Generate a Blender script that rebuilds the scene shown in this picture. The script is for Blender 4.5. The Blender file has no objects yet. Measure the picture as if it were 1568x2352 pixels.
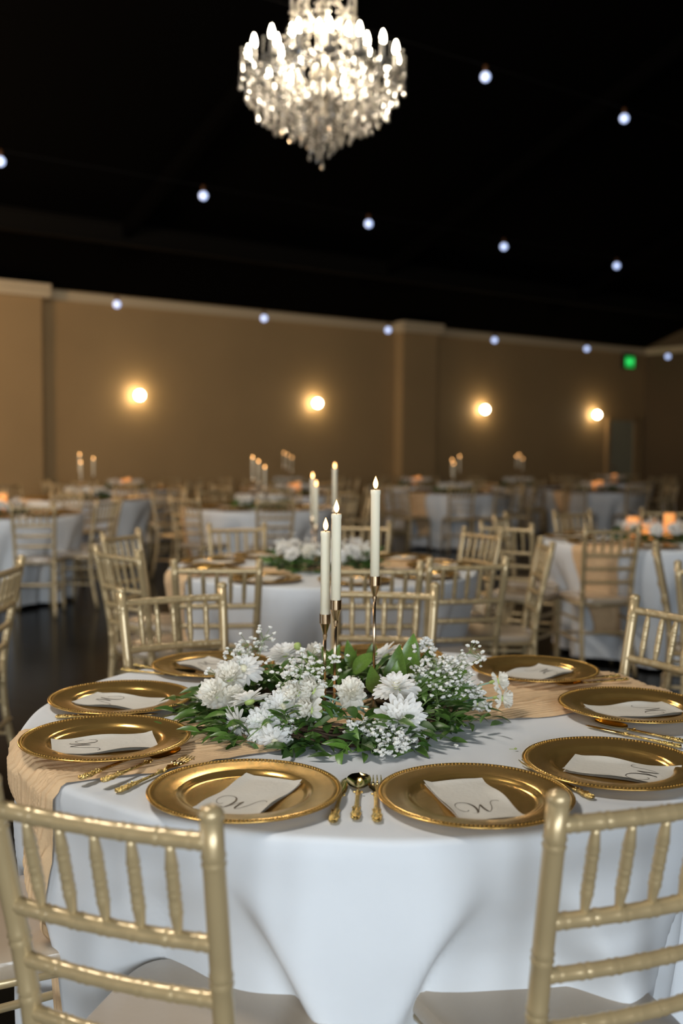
import bpy, math, random
from mathutils import Vector, Matrix, Quaternion
random.seed(7)
PI = math.pi
S = bpy.context.scene
COL = S.collection
sin, cos, rad = math.sin, math.cos, math.radians

# ------------------------------------------------------------------ camera, world, lights, exposure
cd = bpy.data.cameras.new('camera')
cam = bpy.data.objects.new('camera', cd)
COL.objects.link(cam)
S.camera = cam
cd.sensor_fit = 'VERTICAL'
cd.sensor_height = 36.0
cd.lens = 36.57
cd.clip_start, cd.clip_end = 0.05, 200
cam.matrix_world = Matrix.Translation((0, 0, 1.352)) @ Matrix.Rotation(rad(90 - 3.46), 4, 'X') @ Matrix.Rotation(rad(0.45), 4, 'Z')
cd.dof.use_dof = True
cd.dof.focus_distance = 2.04
cd.dof.aperture_fstop = 2.3

S.view_settings.view_transform = 'Standard'
S.view_settings.look = 'None'
S.view_settings.gamma = 1.0
S.view_settings.use_curve_mapping = False
S.view_settings.exposure = 0.70

wd = bpy.data.worlds.new('daylight')
S.world = wd
wd.use_nodes = True
wd.node_tree.nodes['Background'].inputs[0].default_value = (0.60, 0.75, 1.0, 1)
wd.node_tree.nodes['Background'].inputs[1].default_value = 1.0

# hall frame: s runs along the long back wall, o is the distance from it into the room
WA = Vector((-4.468, 15.729, 0))
WD = Vector((0.807, 0.591, 0))
WN = Vector((0.591, -0.807, 0))
S0, S1, DEPTH, WALLH, SLOPE, RIDGE = -13.5, 14.15, 20.0, 3.70, 0.34, 10.0
WINDOWS = [(-12.0, 2.0), (-9.3, 2.0), (-6.6, 2.0)]     # centre s, width
WIN_Z0, WIN_Z1 = 0.6, 3.35


def hall(s, o, z=0.0):
    return Vector((WA.x + WD.x * s + WN.x * o, WA.y + WD.y * s + WN.y * o, z))


HALL_ROT = math.atan2(WD.y, WD.x)
WIN_POWER = [105, 160, 120]
SIDE_WINDOWS = [(5.2, 2.3), (9.0, 2.3)]          # in the left wall: centre o, width
SIDE_POWER = [50, 50]
for (ws, ww), pw in zip(WINDOWS, WIN_POWER):
    ld = bpy.data.lights.new('window_daylight', 'AREA')
    ld.shape = 'RECTANGLE'
    ld.size, ld.size_y = ww, WIN_Z1 - WIN_Z0
    ld.energy = pw
    ld.color = (0.86, 0.94, 1.0)
    lo = bpy.data.objects.new('window_daylight', ld)
    COL.objects.link(lo)
    lo.location = hall(ws, DEPTH - 0.12, (WIN_Z0 + WIN_Z1) / 2)
    lo.rotation_euler = (-WN).to_track_quat('-Z', 'Z').to_euler()
for (wo, ww), pw in zip(SIDE_WINDOWS, SIDE_POWER):
    ld = bpy.data.lights.new('side_window_daylight', 'AREA')
    ld.shape = 'RECTANGLE'
    ld.size, ld.size_y = ww, WIN_Z1 - WIN_Z0
    ld.energy = pw
    ld.color = (0.88, 0.95, 1.0)
    lo = bpy.data.objects.new('side_window_daylight', ld)
    COL.objects.link(lo)
    lo.location = hall(S0 + .12, wo, (WIN_Z0 + WIN_Z1) / 2)
    lo.rotation_euler = WD.to_track_quat('-Z', 'Z').to_euler()

# added fixtureless lights outside the frame: near-table fill, warm light on the back wall
for s_, o_, z_, e_, c_ in ((-6.0, 12.0, 5.0, 290, (1.0, 0.93, 0.84)), (-4.6, 4.0, 3.3, 240, (1.0, 0.66, 0.36))):
    ld = bpy.data.lights.new('added_fill_light', 'POINT')
    ld.energy, ld.shadow_soft_size, ld.color = e_, .45, c_
    lo = bpy.data.objects.new('added_fill_light', ld)
    COL.objects.link(lo)
    lo.location = hall(s_, o_, z_)


# ------------------------------------------------------------------ materials
def mat(name, color, rough=0.5, metal=0.0, emit=None, emit_s=0.0, trans=0.0, ior=1.45, var=0.0, vscale=20.0,
        bump=0.0, bscale=60.0, stretch=(1, 1, 1), objvar=0.0, color2=None, spec=0.5, coat=0.0, sub=0.0, bdist=0.02):
    m = bpy.data.materials.new(name)
    m.use_nodes = True
    nt = m.node_tree
    b = nt.nodes['Principled BSDF']
    b.inputs['Base Color'].default_value = (*color, 1)
    b.inputs['Roughness'].default_value = rough
    b.inputs['Metallic'].default_value = metal
    b.inputs['Specular IOR Level'].default_value = spec
    b.inputs['IOR'].default_value = ior
    b.inputs['Transmission Weight'].default_value = trans
    b.inputs['Coat Weight'].default_value = coat
    if sub:
        b.inputs['Subsurface Weight'].default_value = sub
        b.inputs['Subsurface Radius'].default_value = (0.01, 0.008, 0.006)
    if emit:
        b.inputs['Emission Color'].default_value = (*emit, 1)
        b.inputs['Emission Strength'].default_value = emit_s
    if var or bump:
        tc = nt.nodes.new('ShaderNodeTexCoord')
        mp = nt.nodes.new('ShaderNodeMapping')
        mp.inputs['Scale'].default_value = stretch
        nt.links.new(tc.outputs['Object'], mp.inputs['Vector'])
    src = None
    if var or color2:
        nz = nt.nodes.new('ShaderNodeTexNoise')
        nz.inputs['Scale'].default_value = vscale
        nz.inputs['Detail'].default_value = 4
        if var:
            nt.links.new(mp.outputs[0], nz.inputs['Vector'])
        mx = nt.nodes.new('ShaderNodeMix')
        mx.data_type = 'RGBA'
        c2 = color2 or tuple(max(0, c * (1 - var)) for c in color)
        mx.inputs[6].default_value = (*color, 1)
        mx.inputs[7].default_value = (*c2, 1)
        rp = nt.nodes.new('ShaderNodeMapRange')
        rp.inputs[1].default_value, rp.inputs[2].default_value = 0.35, 0.65
        nt.links.new(nz.outputs['Fac'], rp.inputs[0])
        nt.links.new(rp.outputs[0], mx.inputs[0])
        src = mx.outputs[2]
    if objvar:
        oi = nt.nodes.new('ShaderNodeObjectInfo')
        hv = nt.nodes.new('ShaderNodeHueSaturation')
        mr = nt.nodes.new('ShaderNodeMapRange')
        mr.inputs[3].default_value, mr.inputs[4].default_value = 1 - objvar, 1 + objvar
        nt.links.new(oi.outputs['Random'], mr.inputs[0])
        nt.links.new(mr.outputs[0], hv.inputs['Value'])
        if src:
            nt.links.new(src, hv.inputs['Color'])
        else:
            hv.inputs['Color'].default_value = (*color, 1)
        src = hv.outputs[0]
    if src:
        nt.links.new(src, b.inputs['Base Color'])
    if bump:
        n2 = nt.nodes.new('ShaderNodeTexNoise')
        n2.inputs['Scale'].default_value = bscale
        n2.inputs['Detail'].default_value = 3
        nt.links.new(mp.outputs[0], n2.inputs['Vector'])
        bp = nt.nodes.new('ShaderNodeBump')
        bp.inputs['Strength'].default_value = bump
        bp.inputs['Distance'].default_value = bdist
        nt.links.new(n2.outputs['Fac'], bp.inputs['Height'])
        nt.links.new(bp.outputs[0], b.inputs['Normal'])
    return m


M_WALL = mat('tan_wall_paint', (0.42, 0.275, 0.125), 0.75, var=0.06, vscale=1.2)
M_WALLR = mat('shaded_wall_paint', (0.13, 0.085, 0.04), 0.75, var=0.06, vscale=1.2)  # wall colour darkened to stand in for the dim light on the right wall
M_TRIM = mat('cream_trim_paint', (0.62, 0.49, 0.31), 0.6)
M_CEIL = mat('black_ceiling_paint', (0.0009, 0.0007, 0.0005), 0.95, spec=0.05)
M_BEAM = mat('dark_steel', (0.005, 0.0042, 0.003), 0.8, spec=0.1)
M_RAFTER = mat('black_rafter_paint', (0.0011, 0.0009, 0.0007), 0.95, spec=0.04)
M_FLOOR = mat('dark_stained_concrete', (0.006, 0.0052, 0.0042), 0.2, ior=1.13, var=0.5, vscale=1.6, bump=0.05, bscale=8)
M_DOOR = mat('olive_door_paint', (0.34, 0.32, 0.22), 0.6)
M_GLASS = mat('window_glass', (0.95, 0.97, 1.0), 0.02, trans=1.0)
M_BLACK = mat('matt_black', (0.012, 0.011, 0.010), 0.6)
M_CHAIR = mat('champagne_gold_paint', (0.50, 0.38, 0.205), 0.30, metal=0.33, var=0.06, vscale=9, coat=0.25)
M_SEAT = mat('cream_resin_seat', (0.44, 0.355, 0.26), 0.22, spec=0.7, coat=0.4, var=0.05, vscale=5, bump=0.03, bscale=90)
M_CLOTH = mat('white_linen_cloth', (0.74, 0.77, 0.80), 0.85, var=0.05, vscale=6, bump=0.05, bscale=260, stretch=(1, 0.25, 1), bdist=0.004)
M_RUNNER = mat('peach_gauze', (0.78, 0.54, 0.31), 0.9, var=0.10, vscale=40, bump=0.2, bscale=420, bdist=0.004)
M_GOLD = mat('brushed_gold', (0.66, 0.405, 0.12), 0.21, metal=0.8, var=0.16, vscale=22, stretch=(0.3, 2.2, 1), bump=0.03, bscale=70, bdist=0.004)
M_BEADGOLD = mat('gold_beading', (0.48, 0.29, 0.075), 0.35, metal=0.8)
M_FLATWARE = mat('polished_gold', (0.80, 0.60, 0.24), 0.12, metal=1.0)
M_ORNATE = mat('ornate_gold', (0.78, 0.57, 0.22), 0.2, metal=1.0, bump=1.0, bscale=210, bdist=0.004)
M_STICK = mat('rose_gold_metal', (0.64, 0.48, 0.31), 0.2, metal=1.0)
M_NAPKIN = mat('white_paper_napkin', (0.68, 0.65, 0.58), 0.9, bump=0.25, bscale=120, var=0.03, bdist=0.004)
M_FOIL = mat('dark_gold_foil', (0.075, 0.05, 0.025), 0.35, metal=0.5)
M_WAX = mat('ivory_wax', (0.93, 0.88, 0.70), 0.42, sub=0.15)
M_WICK = mat('dark_wick', (0.03, 0.02, 0.015), 0.8)
M_FLAME = mat('candle_flame', (1, 0.8, 0.5), 0.5, emit=(1.0, 0.47, 0.15), emit_s=6.0)
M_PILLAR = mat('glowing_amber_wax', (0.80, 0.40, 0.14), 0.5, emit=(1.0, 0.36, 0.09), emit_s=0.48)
M_CYL = mat('clear_glass', (1, 1, 1), 0.02, trans=1.0, ior=1.12)
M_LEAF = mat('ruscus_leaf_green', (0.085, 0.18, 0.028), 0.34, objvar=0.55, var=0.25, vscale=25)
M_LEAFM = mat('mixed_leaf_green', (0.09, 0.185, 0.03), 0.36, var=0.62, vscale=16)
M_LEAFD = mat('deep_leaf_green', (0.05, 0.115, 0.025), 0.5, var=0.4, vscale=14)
M_BROAD = mat('broad_leaf_green', (0.13, 0.235, 0.04), 0.26, objvar=0.35, var=0.25, vscale=30, stretch=(1, 1, 0.2))
M_STEM = mat('pale_green_stem', (0.17, 0.26, 0.08), 0.5)
M_STEMB = mat('blue_green_stem', (0.27, 0.40, 0.30), 0.5)
M_CALYX = mat('calyx_green', (0.42, 0.52, 0.16), 0.5)
def petal_mat_(name, color, through=0.38):
    m = bpy.data.materials.new(name)
    m.use_nodes = True
    nt = m.node_tree
    b = nt.nodes['Principled BSDF']
    b.inputs['Base Color'].default_value = (*color, 1)
    b.inputs['Roughness'].default_value = 0.6
    t = nt.nodes.new('ShaderNodeBsdfTranslucent')
    t.inputs['Color'].default_value = (*color, 1)
    mx = nt.nodes.new('ShaderNodeMixShader')
    mx.inputs[0].default_value = through
    nt.links.new(b.outputs[0], mx.inputs[1])
    nt.links.new(t.outputs[0], mx.inputs[2])
    nt.links.new(mx.outputs[0], nt.nodes['Material Output'].inputs['Surface'])
    return m


M_PETAL = petal_mat_('white_petal', (0.97, 0.965, 0.94))
M_CARN = petal_mat_('ivory_petal', (0.97, 0.95, 0.88))
M_CENTRE = mat('cream_flower_heart', (0.84, 0.80, 0.58), 0.7)
M_BABY = petal_mat_('baby_breath_white', (0.95, 0.94, 0.89), 0.25)
M_TWIG = mat('brown_grapevine', (0.07, 0.040, 0.02), 0.8, var=0.4, vscale=30)
M_DRYLEAF = mat('dry_brown_leaf', (0.33, 0.19, 0.08), 0.8, var=0.3, vscale=30)
M_CRYSTAL = mat('cut_crystal', (0.18, 0.168, 0.145), 0.12, trans=0.35, ior=1.5)
M_CHROME = mat('pale_chandelier_metal', (0.30, 0.27, 0.22), 0.25, metal=0.7)
M_SLEEVE = mat('white_candle_sleeve', (0.20, 0.19, 0.17), 0.5)
M_BULB = mat('warm_chandelier_bulb', (1, 1, 1), 0.4, emit=(1.0, 0.88, 0.66), emit_s=17.0)
M_SCONCE = mat('warm_sconce_globe', (1, 1, 1), 0.4, emit=(1.0, 0.80, 0.52), emit_s=22.0)
M_STRING = mat('cool_string_bulb', (1, 1, 1), 0.3, emit=(0.46, 0.60, 1.0), emit_s=0.85)
M_AMBER = mat('amber_socket', (0.10, 0.04, 0.012), 0.5)
M_EXIT = mat('green_exit_panel', (0.02, 0.1, 0.03), 0.4, emit=(0.01, 0.42, 0.06), emit_s=0.5)
M_EXITL = mat('bright_exit_lettering', (0.1, 0.4, 0.1), 0.4, emit=(0.05, 1.0, 0.2), emit_s=0.9)
M_TABLE = mat('plywood_tabletop', (0.30, 0.2, 0.12), 0.6)


# ------------------------------------------------------------------ mesh helpers
class MB:
    def __init__(self):
        self.v, self.f = [], []

    def add(self, vs, fs):
        o = len(self.v)
        self.v += [tuple(p) for p in vs]
        self.f += [tuple(i + o for i in q) for q in fs]
        return self

    def box(self, c, size, M=None):
        x, y, z = (a / 2 for a in size)
        vs = [Vector((sx * x, sy * y, sz * z)) for sx in (-1, 1) for sy in (-1, 1) for sz in (-1, 1)]
        if M:
            vs = [M @ p for p in vs]
        vs = [p + Vector(c) for p in vs]
        return self.add(vs, [(0, 1, 3, 2), (4, 6, 7, 5), (0, 4, 5, 1), (2, 3, 7, 6), (0, 2, 6, 4), (1, 5, 7, 3)])

    def tube(self, path, radii, n=8, cap=True):
        path = [Vector(p) for p in path]
        if not hasattr(radii, '__len__'):
            radii = [radii] * len(path)
        vs, fs = [], []
        up = None
        for i, p in enumerate(path):
            t = (path[min(i + 1, len(path) - 1)] - path[max(i - 1, 0)])
            t = t.normalized() if t.length > 1e-9 else Vector((0, 0, 1))
            if up is None:
                up = t.orthogonal().normalized()
            up = (up - t * up.dot(t))
            up = up.normalized() if up.length > 1e-6 else t.orthogonal().normalized()
            w = t.cross(up)
            for k in range(n):
                a = 2 * PI * k / n
                vs.append(p + (up * cos(a) + w * sin(a)) * radii[i])
        for i in range(len(path) - 1):
            for k in range(n):
                k2 = (k + 1) % n
                fs.append((i * n + k, i * n + k2, (i + 1) * n + k2, (i + 1) * n + k))
        if cap:
            fs.append(tuple(range(n - 1, -1, -1)))
            e = (len(path) - 1) * n
            fs.append(tuple(e + k for k in range(n)))
        return self.add(vs, fs)

    def lathe(self, prof, n=24, c=(0, 0, 0), M=None):
        vs, fs = [], []
        c = Vector(c)
        for r, z in prof:
            for k in range(n):
                a = 2 * PI * k / n
                p = Vector((r * cos(a), r * sin(a), z))
                vs.append((M @ p if M else p) + c)
        for i in range(len(prof) - 1):
            for k in range(n):
                k2 = (k + 1) % n
                fs.append((i * n + k, i * n + k2, (i + 1) * n + k2, (i + 1) * n + k))
        return self.add(vs, fs)

    def grid(self, fn, nu, nv, wrap=False):
        vs = [fn(i, j) for i in range(nu) for j in range(nv)]
        fs = []
        for i in range(nu - 1):
            for j in range(nv if wrap else nv - 1):
                j2 = (j + 1) % nv
                fs.append((i * nv + j, i * nv + j2, (i + 1) * nv + j2, (i + 1) * nv + j))
        return self.add(vs, fs)

    def ball(self, c, r, n=6, m=4, jit=0.0, rnd=None):
        c = Vector(c)
        vs = [c + Vector((0, 0, r))]
        for i in range(1, m):
            a = PI * i / m
            for k in range(n):
                b = 2 * PI * (k + 0.5 * (i % 2)) / n
                q = r * (1 + (rnd.uniform(-jit, jit) if jit else 0))
                vs.append(c + Vector((q * sin(a) * cos(b), q * sin(a) * sin(b), q * cos(a))))
        vs.append(c - Vector((0, 0, r)))
        fs = [(0, 1 + k, 1 + (k + 1) % n) for k in range(n)]
        for i in range(m - 2):
            for k in range(n):
                k2 = (k + 1) % n
                fs.append((1 + i * n + k, 1 + (i + 1) * n + k, 1 + (i + 1) * n + k2, 1 + i * n + k2))
        e, l = 1 + (m - 2) * n, len(vs) - 1
        fs += [(e + k, l, e + (k + 1) % n) for k in range(n)]
        return self.add(vs, fs)

    def mesh(self, name, m, smooth=True):
        me = bpy.data.meshes.new(name)
        me.from_pydata(self.v, [], self.f)
        me.materials.append(m)
        if smooth:
            me.polygons.foreach_set('use_smooth', [True] * len(me.polygons))
            if smooth == 'auto':
                me.set_sharp_from_angle(angle=rad(38))
            elif smooth is not True:
                me.set_sharp_from_angle(angle=rad(smooth))
        me.update()
        return me


def obj(name, me, parent=None, loc=(0, 0, 0), rot=None, scale=None, label=None, cat=None, group=None, kind=None):
    o = bpy.data.objects.new(name, me)
    COL.objects.link(o)
    o.location = loc
    if rot is not None:
        if isinstance(rot, Quaternion):
            o.rotation_mode = 'QUATERNION'
            o.rotation_quaternion = rot
        else:
            o.rotation_euler = rot
    if scale is not None:
        o.scale = (scale,) * 3 if not hasattr(scale, '__len__') else scale
    if parent:
        o.parent = parent
    for k, v in (('label', label), ('category', cat), ('group', group), ('kind', kind)):
        if v:
            o[k] = v
    return o


def thing(name, label, cat, loc=(0, 0, 0), rz=0.0, group=None):
    return obj(name, None, None, loc, (0, 0, rz), label=label, cat=cat, group=group)


def look(d, roll=0.0):
    q = Vector(d).to_track_quat('Z', 'Y')
    return q @ Quaternion((0, 0, 1), roll)


def smooth01(x):
    x = max(0.0, min(1.0, x))
    return x * x * (3 - 2 * x)


# ------------------------------------------------------------------ the hall
def hall_box(name, s0, s1, o0, o1, z0, z1, m, parent=None):
    mb = MB()
    P = [hall(s, o, z) for s in (s0, s1) for o in (o0, o1) for z in (z0, z1)]
    mb.add(P, [(0, 1, 3, 2), (4, 6, 7, 5), (0, 4, 5, 1), (2, 3, 7, 6), (0, 2, 6, 4), (1, 5, 7, 3)])
    return obj(name, mb.mesh(name, m, False), parent, kind=None if parent else 'structure')


def ceil_z(o):
    return 3.72 + SLOPE * (o if o <= RIDGE else 2 * RIDGE - o)


hall_box('floor', S0 - .3, S1 + .3, -.3, DEPTH + .3, -0.1, 0.0, M_FLOOR)
hall_box('wall_back', S0 - .3, S1 + .3, -.2, 0, 0, 3.74, M_WALL)
hall_box('trim_1', S0, S1, 0, 0.05, 3.56, WALLH, M_TRIM)
hall_box('baseboard_back', S0, S1, 0, 0.018, 0, 0.12, M_BEAM)
hall_box('wall_pilaster_1', -1.6, -0.13, 0, 0.24, 0, 3.70, M_WALL)
hall_box('trim_2', -1.66, -0.02, 0.05, 0.33, 3.54, 3.735, M_TRIM)
hall_box('wall_pilaster_2', 6.76, 7.60, 0, 0.24, 0, 3.70, M_WALL)
hall_box('trim_3', 6.70, 7.70, 0.05, 0.33, 3.54, 3.735, M_TRIM)


def gable(name, s0, s1, m):
    mb = MB()
    P = []
    for s in (s0, s1):
        for o, z in ((-.3, 0), (DEPTH + .3, 0), (DEPTH + .3, ceil_z(DEPTH)), (RIDGE, ceil_z(RIDGE)), (-.3, ceil_z(0))):
            P.append(hall(s, o, z))
    fs = [(4, 3, 2, 1, 0), (5, 6, 7, 8, 9)] + [(k, (k + 1) % 5, 5 + (k + 1) % 5, 5 + k) for k in range(5)]
    mb.add(P, fs)
    return obj(name, mb.mesh(name, m, False), kind='structure')


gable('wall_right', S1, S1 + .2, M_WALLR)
mb = MB()
P = []
for s in (S0 - .2, S0):
    for o, z in ((-.3, WIN_Z1), (DEPTH + .3, WIN_Z1), (DEPTH + .3, ceil_z(DEPTH)), (RIDGE, ceil_z(RIDGE)), (-.3, ceil_z(0))):
        P.append(hall(s, o, z))
mb.add(P, [(4, 3, 2, 1, 0), (5, 6, 7, 8, 9)] + [(k, (k + 1) % 5, 5 + (k + 1) % 5, 5 + k) for k in range(5)])
cuts = [-.3] + [q for wo, ww in SIDE_WINDOWS for q in (wo - ww / 2, wo + ww / 2)] + [DEPTH + .3]
spans = [(cuts[i], cuts[i + 1], 0, WIN_Z1) for i in range(0, len(cuts), 2)] + [(wo - ww / 2, wo + ww / 2, 0, WIN_Z0) for wo, ww in SIDE_WINDOWS]
for o0, o1, z0, z1 in spans:
    P = [hall(s, o, z) for s in (S0 - .2, S0) for o in (o0, o1) for z in (z0, z1)]
    mb.add(P, [(0, 1, 3, 2), (4, 6, 7, 5), (0, 4, 5, 1), (2, 3, 7, 6), (0, 2, 6, 4), (1, 5, 7, 3)])
obj('wall_left', mb.mesh('wall_left', M_WALL, False), kind='structure')
for i, (wo, ww) in enumerate(SIDE_WINDOWS):
    w = hall_box('window_%d' % (i + 4), S0 - .10, S0 - .09, wo - ww / 2, wo + ww / 2, WIN_Z0, WIN_Z1, M_GLASS)
    for k in range(4):
        x = wo - ww / 2 + ww * k / 3
        hall_box('mullion', S0 - .15, S0 - .04, x - .03, x + .03, WIN_Z0, WIN_Z1, M_BLACK, w)
hall_box('trim_4', S1 - .05, S1, 0, DEPTH, 3.56, 3.70, M_TRIM)
# roof slabs, purlins and rafters
for nm, oa, ob in (('ceiling', -.3, RIDGE), ('ceiling', RIDGE, DEPTH + .3)):
    mb = MB()
    P = [hall(s, o, ceil_z(o) + t) for s in (S0 - .2, S1 + .2) for o in (oa, ob) for t in (0, 0.12)]
    mb.add(P, [(0, 1, 3, 2), (4, 6, 7, 5), (0, 4, 5, 1), (2, 3, 7, 6), (0, 2, 6, 4), (1, 5, 7, 3)])
    obj(nm, mb.mesh('ceiling', M_CEIL, False), kind='structure')
purlin = thing('roof_purlin', 'dark steel purlin running under the black ceiling above the back wall', 'beam', hall(0, 2.0, 4.2))
mb = MB()
for dz, w in ((-.13, .16), (.13, .16)):
    mb.box(Vector((0, 0, dz)), (S1 - S0, w, .02), Matrix.Rotation(HALL_ROT, 3, 'Z'))
mb.box((0, 0, 0), (S1 - S0, .02, .26), Matrix.Rotation(HALL_ROT, 3, 'Z'))
c = hall((S0 + S1) / 2, 2.0, 4.24) - hall(0, 2.0, 4.2)
obj('beam_web', mb.mesh('roof_purlin', M_BEAM, False), purlin, c)
for i, s in enumerate((-8.5, -4.2, 0.4, 5.0, 9.6)):
    mb = MB()
    a, b = hall(s, 1.3, ceil_z(1.3) - .10), hall(s, RIDGE, ceil_z(RIDGE) - .10)
    L = (b - a).length
    q = (b - a).to_track_quat('X', 'Z').to_matrix()
    mb.box((0, 0, 0), (L, .12, .20), q)
    obj('roof_rafter', mb.mesh('roof_rafter', M_RAFTER, False), None, (a + b) / 2, kind='structure')

# window wall behind the camera
cuts = [S0 - .3]
for ws, ww in WINDOWS:
    cuts += [ws - ww / 2, ws + ww / 2]
cuts.append(S1 + .3)
mb = MB()
for i in range(0, len(cuts), 2):
    P = [hall(s, o, z) for s in (cuts[i], cuts[i + 1]) for o in (DEPTH, DEPTH + .2) for z in (0, 3.74)]
    mb.add(P, [(0, 1, 3, 2), (4, 6, 7, 5), (0, 4, 5, 1), (2, 3, 7, 6), (0, 2, 6, 4), (1, 5, 7, 3)])
for ws, ww in WINDOWS:
    for z0, z1 in ((0, WIN_Z0), (WIN_Z1, 3.74)):
        P = [hall(s, o, z) for s in (ws - ww / 2, ws + ww / 2) for o in (DEPTH, DEPTH + .2) for z in (z0, z1)]
        mb.add(P, [(0, 1, 3, 2), (4, 6, 7, 5), (0, 4, 5, 1), (2, 3, 7, 6), (0, 2, 6, 4), (1, 5, 7, 3)])
obj('wall_front', mb.mesh('wall_front', M_WALL, False), kind='structure')
for i, (ws, ww) in enumerate(WINDOWS):
    w = hall_box('window_%d' % (i + 1), ws - ww / 2, ws + ww / 2, DEPTH + .09, DEPTH + .10, WIN_Z0, WIN_Z1, M_GLASS)
    for k in range(4):
        x = ws - ww / 2 + ww * k / 3
        hall_box('mullion', x - .03, x + .03, DEPTH + .04, DEPTH + .15, WIN_Z0, WIN_Z1, M_BLACK, w)

# door in the far right corner
dr = hall_box('door_1', 12.92, 13.74, 0.0, 0.05, 0.0, 2.04, M_DOOR)
hall_box('door_frame', 12.82, 12.92, 0.0, 0.07, 0.0, 2.14, M_WALL, dr)
hall_box('door_frame', 13.74, 13.84, 0.0, 0.07, 0.0, 2.14, M_WALL, dr)
hall_box('door_frame', 12.82, 13.84, 0.0, 0.07, 2.04, 2.14, M_WALL, dr)
mb = MB().ball(hall(13.0, 0.11, 1.0), 0.032, 8, 6)
mb.tube([hall(13.0, 0.05, 1.0), hall(13.0, 0.10, 1.0)], 0.014, 8)
obj('door_knob', mb.mesh('door_knob', M_STICK), dr)

# exit sign
xs = thing('exit_sign', 'glowing green exit sign high on the back wall above the corner door', 'exit sign', hall(13.49, 0.0, 3.36), HALL_ROT)
obj('housing', MB().box((0, -.05, .03), (.36, .08, .34)).mesh('exit_housing', M_BLACK, False), xs)
obj('panel', MB().box((0, -.094, 0), (.30, .01, .25)).mesh('exit_panel', M_EXIT, False), xs)
tc = bpy.data.curves.new('exit_lettering', 'FONT')
tc.body, tc.size, tc.extrude, tc.align_x, tc.align_y = 'EXIT', 0.14, 0.002, 'CENTER', 'CENTER'
tc.materials.append(M_EXITL)
to = bpy.data.objects.new('tmp', tc)
COL.objects.link(to)
bpy.context.view_layer.update()
lme = bpy.data.meshes.new_from_object(to.evaluated_get(bpy.context.evaluated_depsgraph_get()))
bpy.data.objects.remove(to)
obj('lettering', lme, xs, (0, -.102, 0), (rad(90), 0, 0))

# sconces
SC = [(1.48, 2.175, 'leftmost lit globe sconce on the tan back wall'),
      (4.90, 2.16, 'lit globe sconce on the back wall just left of the pilaster'),
      (8.99, 2.165, 'lit globe sconce on the back wall between the pilaster and the last sconce'),
      (12.38, 2.15, 'lit globe sconce on the back wall beside the corner door')]
me_g = MB().ball((0, -.13, 0), .074, 16, 12).mesh('sconce_globe', M_SCONCE)
me_p = MB().lathe([(0, 0), (.06, 0), (.06, .015), (.03, .03), (0, .03)], 16, M=Matrix.Rotation(rad(90), 3, 'X')).mesh('sconce_plate', M_CHROME)
me_a = MB().tube([(0, 0, -.02), (0, -.06, -.10), (0, -.13, -.10), (0, -.13, -.06)], .009, 8).mesh('sconce_arm', M_CHROME)
for s, z, lb in SC:
    t = thing('wall_sconce', lb, 'wall lamp', hall(s, 0, z), HALL_ROT, 'sconces on the back wall')
    obj('backplate', me_p, t)
    obj('arm', me_a, t)
    obj('globe', me_g, t)

# strings of cool white bulbs
me_b = MB().ball((0, 0, -.045), .045, 14, 10).mesh('string_bulb', M_STRING)
me_s = MB().lathe([(0, .06), (.018, .06), (.02, .0), (.014, -.006), (0, -.006)], 12).mesh('bulb_socket', M_AMBER)
ROWS = [(3.0, 3.17, [-2.4, -0.18, 1.99, 4.18, 6.40, 8.65, 10.94], 'lowest string of bulbs in front of the back wall'),
        (5.5, 4.02, [-2.45, -0.32, 1.87, 4.09, 6.34], 'middle string of bulbs under the ceiling'),
        (8.2, 4.80, [-2.85, 1.13, 3.10], 'upper string of bulbs near the chandelier')]
BL = {(0, 1): 'cool white globe bulb low over the wall top, left of the left sconce',
      (0, 2): 'cool white globe bulb at the wall top between the first two sconces',
      (0, 3): 'cool white globe bulb at the wall top left of the second pilaster',
      (0, 4): 'cool white globe bulb at the wall top above the third sconce',
      (0, 5): 'cool white globe bulb at the wall top left of the exit sign',
      (0, 6): 'cool white globe bulb at the wall top right of the exit sign',
      (1, 0): 'cool white globe bulb cut by the left edge of the photo',
      (1, 1): 'cool white globe bulb against black ceiling, below left of the chandelier',
      (1, 2): 'cool white globe bulb against black ceiling, directly below right of the chandelier',
      (1, 3): 'cool white globe bulb against black ceiling, second from the right in its row',
      (1, 4): 'cool white globe bulb against black ceiling, rightmost in the middle row',
      (2, 0): 'cool white globe bulb seen through the chandelier crystals',
      (2, 1): 'cool white globe bulb right of the chandelier, topmost in the open ceiling',
      (2, 2): 'cool white globe bulb at the right edge, below the topmost one'}
for r, (o_, z_, ss, lab) in enumerate(ROWS):
    path = [hall(S0 + .02 + (S1 - S0 - .04) * k / 40, o_, z_ + .075) for k in range(41)]
    cb = obj('string_light_cable', MB().tube(path, .002, 5).mesh('string_light_cable', M_BLACK), None, label='thin black cable carrying the ' + lab, cat='cable')
    for i, s in enumerate(ss):
        if (r, i) not in BL:
            continue
        t = thing('string_bulb', BL[(r, i)], 'light bulb', hall(s, o_, z_ + .02), 0, 'cool bulbs on the ' + lab)
        obj('globe', me_b, t)
        obj('socket', me_s, t)

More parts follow.
